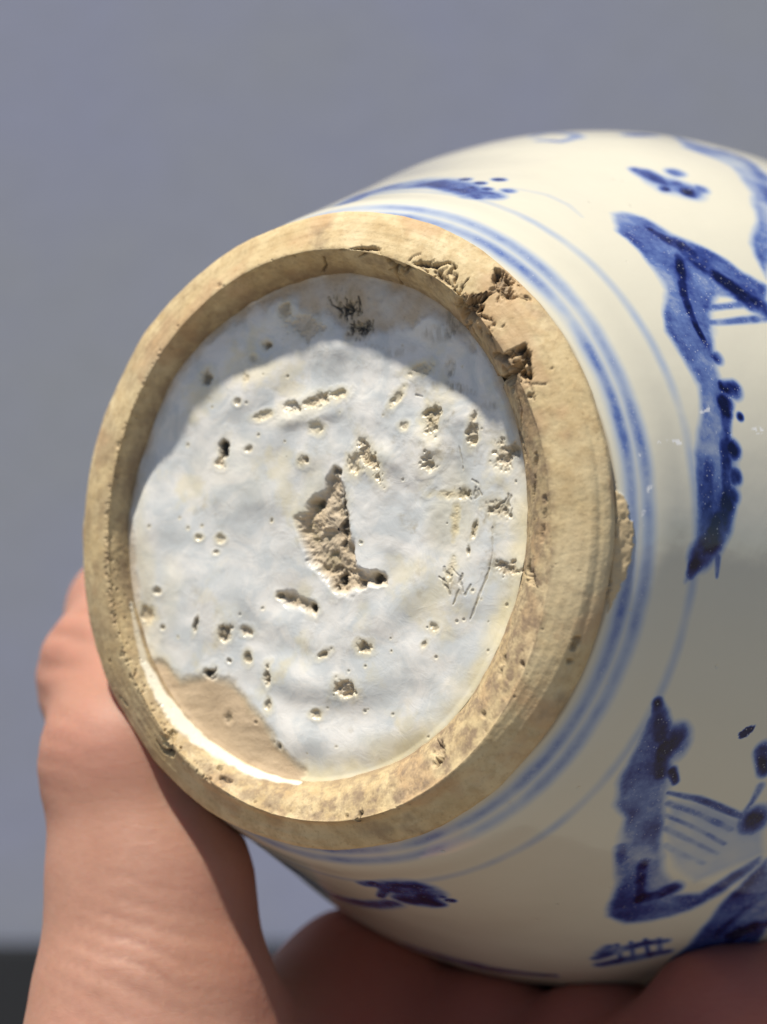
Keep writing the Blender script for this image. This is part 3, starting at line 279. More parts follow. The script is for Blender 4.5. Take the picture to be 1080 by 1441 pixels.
RING_CRACKS = [([(4.37, 34.35, -0.13), (7.4, 34.08, -0.27), (9.27, 32.32, -0.89), (9.46, 31.45, -2.02)], (0.17, 0.35, 0.44, 0.35), 0.5, 0.2, 0.6, 0.9), ([(8.43, 33.8, -0.27), (9.19, 32.03, -1.31), (11.0, 31.51, -1.07), (13.69, 31.87, -0.3), (15.57, 31.57, -0.51), (17.0, 31.97, -0.93)], (0.17, 0.44, 0.44, 0.35, 0.35, 0.17), 0.6, 0.2, 0.6, 0.95), ([(9.07, 31.64, -1.94), (8.15, 30.42, -5.64)], (0.26, 0.26), 0.4, 0.1, 0.5, 0.8), ([(15.75, 30.9, -0.33), (17.04, 29.81, -0.24), (17.99, 29.07, -0.21)], (0.26, 0.35, 0.26), 0.4, 0.2, 0.5, 0.7), ([(2.1, 34.27, -0.29), (4.36, 34.24, -0.11), (8.01, 34.0, -0.3)], (0.13, 0.17, 0.17), 0.3, 0.1, 0.4, 0.5), ([(-1.03, 33.8, -1.29), (-1.59, 33.06, -2.79), (-2.99, 32.5, -4.16)], (0.17, 0.17, 0.17), 0.35, 0.1, 0.5, 0.85), ([(18.56, 26.75, -1.22), (20.65, 26.91, -0.19), (22.12, 27.07, -0.51)], (0.88, 0.96, 0.52), 1.3, 0.7, 0.7, 0.95), ([(18.65, 25.43, -2.46), (20.83, 25.5, -0.61), (21.8, 25.75, -0.17)], (1.14, 0.96, 0.61), 0.9, 0.7, 0.5, 0.8), ([(16.44, 25.32, -5.67), (17.03, 24.78, -5.69)], (0.52, 0.35), 0.7, 0.4, 0.6, 0.8), ([(21.24, 23.59, -1.73)], (0.52,), 0.7, 0.2, 0.5, 0.95), ([(24.14, 29.81, -2.25), (24.58, 28.78, -1.87), (25.29, 27.84, -1.67)], (1.22, 1.49, 1.05), 0.55, 0.6, 0.65, 0.5), ([(23.3, 30.64, -2.34)], (0.7,), 0.8, 0.2, 0.6, 0.95), ([(26.64, 27.59, -2.29), (27.37, 27.37, -2.62)], (0.35, 0.35), 0.25, 0.2, 0.5, 0.2), ([(23.19, 20.51, -2.22), (25.57, 19.98, -0.61), (27.41, 20.65, -0.4), (27.97, 21.08, -0.6)], (0.44, 0.61, 0.61, 0.44), 0.9, 0.4, 0.6, 0.95), ([(28.15, 20.08, -0.47), (27.98, 18.87, -0.27)], (0.7, 0.79), 0.7, 0.5, 0.5, 0.6), ([(22.23, 18.0, -5.95), (25.85, 17.76, -1.42), (27.86, 18.61, -0.21), (28.84, 17.68, -0.3)], (0.52, 0.79, 0.96, 0.79), 1.3, 0.6, 0.5, 0.97), ([(25.03, 18.52, -1.73)], (0.7,), 0.4, 0.3, 0.4, 0.4), ([(25.95, 16.38, -1.96)], (0.61,), 0.6, 0.2, 0.4, 0.7), ([(29.13, 15.33, -0.12)], (0.52,), 0.4, 0.2, 0.4, 0.5), ([(28.96, 16.72, -0.21), (30.91, 16.61, -0.64)], (0.13, 0.1), 0.2, 0, 0.5, 0.5), ([(31.39, 18.49, -1.05)], (0.26,), 0.25, 0, 0.5, 0.5), ([(25.15, 11.86, -5.46), (26.61, 10.08, -4.05), (27.11, 8.42, -3.93)], (0.44, 0.35, 0.44), 0.5, 0.3, 0.6, 0.9), ([(27.85, -4.91, -3.53), (29.01, -5.9, -2.34)], (0.7, 0.79), 0.55, 0.4, 0.5, 0.5), ([(-23.88, -27.71, -1.09), (-23.01, -28.92, -1.28), (-21.05, -29.25, -0.77), (-19.51, -28.39, -0.55)], (0.26, 0.44, 0.52, 0.35), 0.8, 0.2, 0.5, 0.95), ([(-21.49, -27.75, -0.27)], (1.31,), 0.5, 0.2, 0.1, 0.0), ([(-13.29, -31.69, -1.02), (-11.96, -32.0, -1.26)], (0.44, 0.35), 0.45, 0.1, 0.6, 0.9), ([(-14.73, -31.95, -0.09)], (0.52,), 0.35, 0.2, 0.6, 0.5), ([(-17.54, -28.62, -1.75)], (0.35,), 0.3, 0.0, 0.5, 0.5), ([(-14.1, -30.59, -1.73)], (0.35,), 0.3, 0.1, 0.5, 0.5), ([(17.08, -25.81, -2.98), (18.28, -26.84, -1.74), (17.58, -27.87, -1.52)], (0.7, 0.88, 0.61), 0.75, 0.3, 0.75, 0.6), ([(7.79, -34.43, -0.55), (7.59, -34.94, -0.2)], (0.35, 0.44), 0.5, 0.1, 0.4, 0.7), ([(5.82, -34.79, -0.59)], (0.26,), 0.3, 0, 0.4, 0.5), ([(25.78, -15.34, -2.55)], (0.61,), 0.5, 0.2, 0.4, 0.7), ([(29.1, -15.64, -0.75)], (0.61,), 0.55, 0.2, 0.5, 0.8), ([(25.38, -16.96, -2.27)], (0.52,), 0.4, 0.1, 0.3, 0.4), ([(35.39, -12.71, -1.83), (34.95, -13.59, -1.71)], (0.52, 0.44), 0.35, 0.2, 0.4, 0.3), ([(34.49, -15.18, -1.9)], (0.44,), 0.3, 0.1, 0.3, 0.3), ([(-32.44, -17.8, -1.28)], (0.35,), 0.3, 0.1, 0.6, 0.4), ([(-30.89, -22.44, -1.87), (-29.76, -23.46, -1.71)], (0.26, 0.26), 0.3, 0.1, 0.6, 0.4), ([(-16.49, 31.01, -0.33)], (0.52,), 0.3, 0.1, 0.2, 0), ([(-4.94, 34.07, -0.42)], (0.35,), 0.3, 0.1, 0.4, 0.3), ([(23.75, -21.76, -1.52)], (0.44,), 0.35, 0.1, 0.4, 0.4), ([(29.62, 8.49, -1.45), (28.86, 3.67, -2.73)], (0.35, 0.44), 0.25, 0.3, 0.7, 0.15), ([(31.19, 3.55, -1.04), (30.78, -1.34, -1.45)], (0.35, 0.44), 0.2, 0.2, 0.6, 0.1), ([(17.99, 29.07, -0.21), (19.17, 27.64, -0.11), (20.15, 26.74, -0.09)], (0.17, 0.26, 0.35), 0.5, 0.2, 0.5, 0.85), ([(22.12, 27.07, -0.51), (23.25, 27.96, -1.01), (24.2, 28.59, -1.56)], (0.26, 0.22, 0.22), 0.4, 0.2, 0.5, 0.8), ([(19.55, 24.8, -2.21), (19.54, 23.49, -3.77), (20.33, 22.58, -3.79)], (0.26, 0.22, 0.17), 0.4, 0.1, 0.5, 0.8), ([(27.97, 21.08, -0.6), (28.15, 20.08, -0.47), (28.81, 19.07, -0.47), (28.84, 17.68, -0.3)], (0.35, 0.35, 0.35, 0.26), 0.6, 0.2, 0.6, 0.9), ([(28.81, 17.48, -0.27), (29.33, 16.26, -0.24), (29.78, 14.85, -0.19)], (0.26, 0.22, 0.17), 0.4, 0.1, 0.5, 0.8), ([(7.4, 34.08, -0.27), (5.63, 33.62, -0.52), (4.25, 33.44, -1.15)], (0.17, 0.17, 0.13), 0.3, 0.1, 0.5, 0.7), ([(13.49, 31.79, -0.24), (14.66, 30.73, -0.12), (14.78, 29.98, -0.65)], (0.22, 0.22, 0.17), 0.35, 0.1, 0.5, 0.8), ([(22.23, 18.0, -5.95), (22.44, 17.69, -5.87)], (0.44, 0.35), 1.0, 0.3, 0.5, 0.9), ([(17.0, 31.97, -0.93), (18.28, 31.35, -0.97)], (0.17, 0.13), 0.3, 0.1, 0.5, 0.7), ([(25.47, 27.8, -1.75), (26.46, 27.4, -2.08), (27.18, 27.18, -2.38)], (0.26, 0.26, 0.17), 0.25, 0.1, 0.4, 0.4), ([(12.07, 32.27, -0.19), (12.61, 32.86, -0.47), (13.4, 33.16, -0.72)], (0.13, 0.13, 0.09), 0.2, 0.1, 0.5, 0.6), ([(14.35, 31.86, -0.4), (15.42, 32.34, -0.77)], (0.13, 0.09), 0.2, 0.1, 0.5, 0.6), ([(19.27, 28.03, -0.19), (19.6, 29.06, -0.51), (20.11, 29.82, -0.85)], (0.17, 0.13, 0.09), 0.25, 0.1, 0.5, 0.7), ([(21.49, 25.39, -0.08), (22.81, 24.89, -0.19), (23.92, 24.34, -0.3)], (0.17, 0.17, 0.13), 0.3, 0.1, 0.5, 0.7), ([(22.53, 22.93, -1.16), (23.66, 21.87, -0.97), (23.89, 20.77, -1.43)], (0.17, 0.22, 0.26), 0.35, 0.1, 0.5, 0.75), ([(5.54, 34.03, -0.11), (5.04, 34.73, -0.33)], (0.13, 0.09), 0.2, 0, 0.4, 0.6), ([(26.98, 15.26, -1.57), (27.32, 13.62, -1.89), (26.38, 12.16, -3.51)], (0.17, 0.17, 0.26), 0.3, 0.1, 0.5, 0.7), ([(19.92, 26.43, -0.52), (19.62, 26.28, -0.86)], (0.12, 0.13), 0.25479615778859954, 0.25, 0.5, 0.12263759695122259), ([(21.1, 24.49, -1.16), (21.71, 24.97, -0.31)], (0.21, 0.21), 0.4162336106758211, 0.25, 0.5, 0.5221155188043705), ([(20.81, 26.16, -0.09), (20.48, 26.45, -0.09)], (0.24, 0.11), 0.4102848872005243, 0.25, 0.5, 0.1321072186560955), ([(20.82, 25.03, -0.97), (19.44, 25.33, -1.8)], (0.32, 0.07), 0.3534735372212685, 0.25, 0.5, 0.10059984179341433), ([(20.65, 25.73, -0.56), (19.77, 26.0, -0.97)], (0.3, 0.12), 0.1691827325660734, 0.25, 0.5, 0.4492559951591554), ([(22.01, 24.88, -0.08), (20.1, 25.05, -1.5)], (0.3, 0.15), 0.28710705046911844, 0.25, 0.5, 0.21809706419793176), ([(20.29, 25.74, -0.8), (21.21, 26.19, -0.15)], (0.2, 0.21), 0.25181033632100613, 0.25, 0.5, 0.5682210309210015), ([(22.29, 24.97, -0.12), (23.53, 24.58, -0.27)], (0.27, 0.14), 0.19322322452427004, 0.25, 0.5, 0.42047007074065545), ([(22.07, 25.62, -0.19), (22.24, 25.58, -0.21)], (0.3, 0.1), 0.24885144155324812, 0.25, 0.5, 0.4989669430485105), ([(21.03, 25.96, -0.09), (21.38, 26.64, -0.27)], (0.35, 0.18), 0.38691845698144106, 0.25, 0.5, 0.17643251157283643), ([(19.51, 26.37, -0.86), (20.19, 26.8, -0.11)], (0.22, 0.21), 0.22470168729131618, 0.25, 0.5, 0.30104226346888296), ([(20.71, 25.8, -0.46), (20.26, 25.24, -1.22)], (0.33, 0.12), 0.4463241384542764, 0.25, 0.5, 0.1938374701172594), ([(19.91, 25.49, -1.29), (19.6, 25.77, -1.29)], (0.32, 0.19), 0.16613046851909635, 0.25, 0.5, 0.36355323827854125), ([(19.88, 24.56, -2.13), (20.85, 25.07, -0.91)], (0.32, 0.11), 0.2675506961195432, 0.25, 0.5, 0.12862929835787437), ([(20.92, 25.84, -0.08), (20.56, 26.31, -0.09)], (0.32, 0.14), 0.27007074013225185, 0.25, 0.5, 0.4334965219269403), ([(22.48, 26.09, -0.36), (22.53, 26.38, -0.44)], (0.25, 0.18), 0.28544787745765166, 0.25, 0.5, 0.44538788560334974), ([(24.31, 28.71, -1.67), (24.74, 28.46, -1.75)], (0.16, 0.1), 0.13615864197847338, 0.25, 0.5, 0.20860570112488994), ([(25.04, 28.56, -1.98), (25.16, 29.2, -2.42)], (0.21, 0.17), 0.3791404042289079, 0.25, 0.5, 0.5704790411547972), ([(24.27, 29.97, -2.42), (25.31, 29.37, -2.62)], (0.16, 0.2), 0.28668473352312285, 0.25, 0.5, 0.46267201583439876), ([(24.24, 29.14, -1.9), (24.85, 29.61, -2.5)], (0.12, 0.15), 0.2774675770479291, 0.25, 0.5, 0.5165686630915559), ([(25.02, 27.79, -1.52), (25.11, 28.38, -1.9)], (0.28, 0.15), 0.3058026127176027, 0.25, 0.5, 0.3458919398042334), ([(23.95, 27.07, -0.93), (24.27, 27.68, -1.2)], (0.15, 0.22), 0.36633162817875387, 0.25, 0.5, 0.5776656334009398), ([(24.53, 28.22, -1.52), (24.41, 28.33, -1.52)], (0.11, 0.11), 0.40421663564259086, 0.25, 0.5, 0.18184708030012617), ([(24.53, 26.54, -0.93), (23.99, 26.88, -0.89)], (0.23, 0.15), 0.26954421185173816, 0.25, 0.5, 0.2371739633741706), ([(24.2, 28.34, -1.44), (24.57, 27.29, -1.16)], (0.17, 0.1), 0.22686897594558503, 0.25, 0.5, 0.1463895843089216), ([(23.81, 30.48, -2.5), (23.56, 30.43, -2.34)], (0.12, 0.1), 0.2578257053386931, 0.25, 0.5, 0.4007851156198088), ([(26.21, 18.69, -0.75), (27.56, 17.73, -0.09)], (0.33, 0.09), 0.4018328486775605, 0.25, 0.5, 0.29803534712575175), ([(27.01, 19.09, -0.12), (27.07, 19.13, -0.13)], (0.13, 0.18), 0.3915716009207776, 0.25, 0.5, 0.3414924257592058), ([(26.57, 17.58, -0.97), (24.38, 17.87, -2.77)], (0.21, 0.13), 0.23927111964752246, 0.25, 0.5, 0.12999874318005125), ([(26.86, 19.33, -0.12), (26.7, 19.57, -0.12)], (0.21, 0.07), 0.1714533053505159, 0.25, 0.5, 0.5593536966448915), ([(26.69, 17.5, -0.91), (26.9, 17.14, -0.91)], (0.11, 0.08), 0.42687640022399104, 0.25, 0.5, 0.4421157987134041), ([(27.14, 19.18, -0.15), (25.95, 19.2, -0.7)], (0.34, 0.08), 0.29294777059973925, 0.25, 0.5, 0.1920191037775338), ([(27.43, 17.64, -0.11), (27.99, 16.98, -0.09)], (0.19, 0.13), 0.24747413381368635, 0.25, 0.5, 0.44107092935745673), ([(26.58, 18.1, -0.75), (27.54, 18.4, -0.13)], (0.19, 0.21), 0.28571874837936534, 0.25, 0.5, 0.3785952266896738), ([(24.51, 17.48, -2.88), (25.51, 17.37, -1.88)], (0.18, 0.2), 0.2849772496430326, 0.25, 0.5, 0.5799187836523262), ([(27.04, 18.59, -0.09), (25.77, 18.21, -1.29)], (0.32, 0.09), 0.28976756526013125, 0.25, 0.5, 0.22478817316843178), ([(24.78, 18.34, -2.05), (24.58, 18.52, -2.13)], (0.11, 0.22), 0.4352379097315992, 0.25, 0.5, 0.43925035642850785), ([(27.8, 18.93, -0.24), (27.39, 19.36, -0.21)], (0.11, 0.08), 0.17205315516194317, 0.25, 0.5, 0.19092762350700224), ([(28.03, 19.26, -0.33), (28.53, 19.24, -0.44)], (0.12, 0.08), 0.42744184908950184, 0.25, 0.5, 0.508633815404814), ([(26.61, 17.78, -0.86), (28.13, 17.75, -0.17)], (0.25, 0.1), 0.44172656491459994, 0.25, 0.5, 0.28312875404995463), ([(27.73, -4.89, -3.66), (28.02, -3.56, -3.54)], (0.35, 0.16), 0.14763810243347608, 0.25, 0.5, 0.5040279729205736), ([(29.04, -6.44, -2.25), (29.54, -6.55, -1.91)], (0.18, 0.15), 0.14257775590263175, 0.25, 0.5, 0.3939926846053694), ([(27.88, -5.54, -3.4), (27.55, -5.98, -3.66)], (0.16, 0.17), 0.4488848335888797, 0.25, 0.5, 0.5487946578711462), ([(29.08, -6.18, -2.25), (30.16, -6.82, -1.51)], (0.13, 0.17), 0.2919671725453328, 0.25, 0.5, 0.36097107434392395), ([(26.92, -5.35, -4.47), (25.74, -4.54, -6.12)], (0.18, 0.11), 0.14369977145470855, 0.25, 0.5, 0.25622274649143295), ([(28.02, -5.45, -3.28), (27.53, -5.35, -3.79)], (0.14, 0.19), 0.4375441159938584, 0.25, 0.5, 0.5577682465647003), ([(9.04, 32.04, -1.37), (9.5, 32.06, -1.12)], (0.2, 0.18), 0.36523280750835874, 0.25, 0.5, 0.5483331615891454), ([(9.52, 31.15, -2.5), (9.92, 30.98, -2.51)], (0.14, 0.1), 0.33782315334076496, 0.25, 0.5, 0.5103901898411988), ([(10.39, 31.52, -1.38), (10.13, 31.17, -2.03)], (0.24, 0.19), 0.3037157413580509, 0.25, 0.5, 0.35931671958449873), ([(12.25, 31.51, -0.36), (12.87, 31.08, -0.56)], (0.15, 0.09), 0.23665968830666553, 0.25, 0.5, 0.26281048226763004), ([(8.06, 31.74, -2.4), (9.73, 31.83, -1.31)], (0.11, 0.21), 0.14988839959999073, 0.25, 0.5, 0.2531366281238666), ([(12.1, 31.52, -0.46), (10.09, 31.05, -2.27)], (0.31, 0.1), 0.17437424128250514, 0.25, 0.5, 0.3595079451907228), ([(9.03, 31.48, -2.25), (9.21, 31.08, -2.87)], (0.21, 0.19), 0.24927354757610548, 0.25, 0.5, 0.328929109748475), ([(11.95, 31.54, -0.52), (11.03, 31.14, -1.52)], (0.34, 0.15), 0.31023620186065737, 0.25, 0.5, 0.5472505612762757), ([(16.5, 30.7, -0.4), (15.65, 30.07, -0.11)], (0.14, 0.11), 0.3634266194892787, 0.25, 0.5, 0.2884657191642055), ([(17.78, 31.75, -1.01), (18.05, 31.26, -0.89)], (0.15, 0.2), 0.37570329736020164, 0.25, 0.5, 0.4005061486381051), ([(17.36, 30.68, -0.56), (18.52, 30.21, -0.64)], (0.35, 0.18), 0.27396965757188274, 0.25, 0.5, 0.3214048104230227), ([(17.65, 30.88, -0.68), (17.96, 31.43, -0.93)], (0.27, 0.19), 0.2961539072431587, 0.25, 0.5, 0.12060492508975615), ([(16.36, 30.78, -0.4), (17.22, 31.38, -0.77)], (0.34, 0.08), 0.13522773241574057, 0.25, 0.5, 0.1515499794835196), ([(17.09, 30.83, -0.56), (17.43, 29.89, -0.33)], (0.16, 0.15), 0.37204706279757477, 0.25, 0.5, 0.15883519627667972), ([(16.32, 30.06, -0.19), (16.7, 29.82, -0.19)], (0.22, 0.21), 0.2521854354220887, 0.25, 0.5, 0.5113475709217907), ([(17.41, 24.41, -5.71), (17.5, 24.31, -5.72)], (0.2, 0.11), 0.25829218645376023, 0.25, 0.5, 0.4408173805619632), ([(19.19, 24.34, -3.17), (17.03, 24.78, -5.69)], (0.21, 0.14), 0.17714589971839406, 0.25, 0.5, 0.5173556712225114), ([(17.69, 24.12, -5.73), (17.5, 24.31, -5.72)], (0.15, 0.13), 0.2901748907205345, 0.25, 0.5, 0.4070770080381769), ([(17.69, 24.12, -5.73), (17.69, 24.12, -5.73)], (0.22, 0.14), 0.2674146540405604, 0.25, 0.5, 0.2378942206317022), ([(17.41, 24.41, -5.71), (18.16, 24.32, -4.6)], (0.22, 0.12), 0.15382973324985383, 0.25, 0.5, 0.5444204357543997), ([(17.6, -26.09, -2.47), (15.9, -25.21, -4.32)], (0.27, 0.07), 0.28156953600623824, 0.25, 0.5, 0.3295916570751367), ([(17.4, -26.54, -2.29), (17.77, -27.11, -1.81)], (0.22, 0.12), 0.15839719906392707, 0.25, 0.5, 0.2819540104491477), ([(17.84, -27.21, -1.73), (18.01, -27.22, -1.66)], (0.19, 0.14), 0.38871472575729443, 0.25, 0.5, 0.3823059857726372), ([(17.55, -26.27, -2.38), (16.14, -26.6, -2.96)], (0.24, 0.16), 0.20550510152039714, 0.25, 0.5, 0.5515246830559242), ([(17.55, -27.28, -1.81), (18.63, -26.86, -1.6)], (0.29, 0.17), 0.19706956490764233, 0.25, 0.5, 0.5149131317328246), ([(17.82, -26.92, -1.89), (16.31, -26.61, -2.85)], (0.16, 0.2), 0.1304215880700586, 0.25, 0.5, 0.16520552045407336), ([(23.47, 23.47, -0.09), (23.43, 23.63, -0.11)], (0.11, 0.09), 0.12369932317402903, 0.25, 0.5, 0.39354109204872134), ([(21.34, 22.88, -2.22), (21.11, 23.44, -1.97)], (0.25, 0.17), 0.18774140638617481, 0.25, 0.5, 0.5018412591190101), ([(23.96, 23.96, -0.24), (23.96, 23.96, -0.24)], (0.22, 0.18), 0.27099950646662596, 0.25, 0.5, 0.3801880510577804), ([(23.33, 22.73, -0.7), (22.85, 22.46, -1.22)], (0.34, 0.08), 0.2727234491149687, 0.25, 0.5, 0.4272331464968594), ([(25.08, 23.59, -0.4), (25.27, 23.77, -0.47)], (0.12, 0.12), 0.1785195840926951, 0.25, 0.5, 0.35218034959664235), ([(17.91, 28.11, -0.46), (18.87, 28.79, -0.3)], (0.31, 0.15), 0.37759275884957133, 0.25, 0.5, 0.5326580905749496), ([(19.42, 28.26, -0.27), (19.29, 29.42, -0.56)], (0.28, 0.08), 0.21906837909871568, 0.25, 0.5, 0.16594948982174065), ([(19.42, 27.23, -0.08), (19.88, 26.62, -0.36)], (0.2, 0.2), 0.31714976274751727, 0.25, 0.5, 0.34336149645108294), ([(19.85, 28.88, -0.51), (19.31, 28.1, -0.21)], (0.16, 0.09), 0.2537493214953204, 0.25, 0.5, 0.4710783802791646), ([(18.47, 29.84, -0.51), (18.31, 28.74, -0.19)], (0.31, 0.14), 0.2979164204021073, 0.25, 0.5, 0.24556180566238492), ([(18.3, 29.57, -0.4), (18.33, 30.2, -0.6)], (0.29, 0.12), 0.2704730019584384, 0.25, 0.5, 0.1651537966746164)]
BODY_RINGS = [(0.153, 0.66, 0.37, 0), (0.191, 0.78, 0.31, 0), (0.35, 0.75, 0.19, 0)]
BODY_WASH = [([(1.0088, 0.645), (0.9355, 0.57), (0.8308, 0.555), (0.7016, 0.52), (0.6388, 0.46), (0.5725, 0.425), (0.4782, 0.435), (0.4049, 0.44), (0.3246, 0.42), (0.2583, 0.38), (0.2199, 0.355), (0.0873, 0.34), (0.007, 0.34), (-0.0733, 0.33), (-0.1222, 0.325), (-0.0942, 0.37), (-0.0559, 0.415), (0.0209, 0.47), (0.0977, 0.5), (0.1571, 0.515), (0.2339, 0.525), (0.2967, 0.52), (0.4014, 0.545), (0.4852, 0.57), (0.5515, 0.6), (0.6074, 0.635), (0.6772, 0.74), (0.6597, 0.825), (0.6039, 0.88), (0.6597, 0.935), (0.7086, 0.885), (0.8029, 0.835), (0.8762, 0.765), (0.9634, 0.74), (1.0018, 0.695)], 0.44, 0.7), ([(1.3299, 1.69), (1.1903, 1.39), (1.117, 1.4), (1.0647, 1.4), (0.9948, 1.325), (0.946, 1.275), (0.8866, 1.185), (0.8482, 1.13), (0.8133, 1.05), (0.7889, 1.01), (0.747, 0.975), (0.7051, 0.96), (0.6772, 0.955), (1.0018, 1.505), (1.0751, 1.605), (1.131, 1.635), (1.1589, 1.62), (1.2043, 1.59), (1.2706, 1.62)], 0.42, 0.8), ([(-0.4747, 0.345), (-0.5131, 0.35), (-0.6109, 0.37), (-0.7121, 0.4), (-0.7679, 0.45), (-0.8029, 0.525), (-0.8622, 0.57), (-0.9285, 0.65), (-0.9809, 0.745), (-1.0716, 0.84), (-1.1135, 0.905), (-1.1065, 0.99), (-1.0612, 1.04), (-0.9774, 1.085), (-0.8936, 1.105), (-0.8482, 1.105), (-0.7749, 1.115), (-0.761, 1.095), (-0.8273, 1.06), (-0.9146, 1.04), (-0.939, 0.975), (-0.8971, 0.855), (-0.8168, 0.715), (-0.6981, 0.595), (-0.5829, 0.485), (-0.4957, 0.4)], 0.5, 0.8), ([(-0.6981, 0.615), (-0.6807, 0.72), (-0.6877, 0.895), (-0.6877, 1.015), (-0.747, 1.095), (-0.8308, 1.03), (-0.9006, 0.985), (-0.8831, 0.85), (-0.7924, 0.695)], 0.16, 0.9), ([(-1.3509, 1.705), (-1.131, 1.34), (-0.9983, 1.21), (-0.9041, 1.15), (-0.8168, 1.135), (-0.761, 1.13), (-0.9529, 1.515), (-1.0961, 1.68), (-1.2392, 1.755)], 0.55, 0.8)]
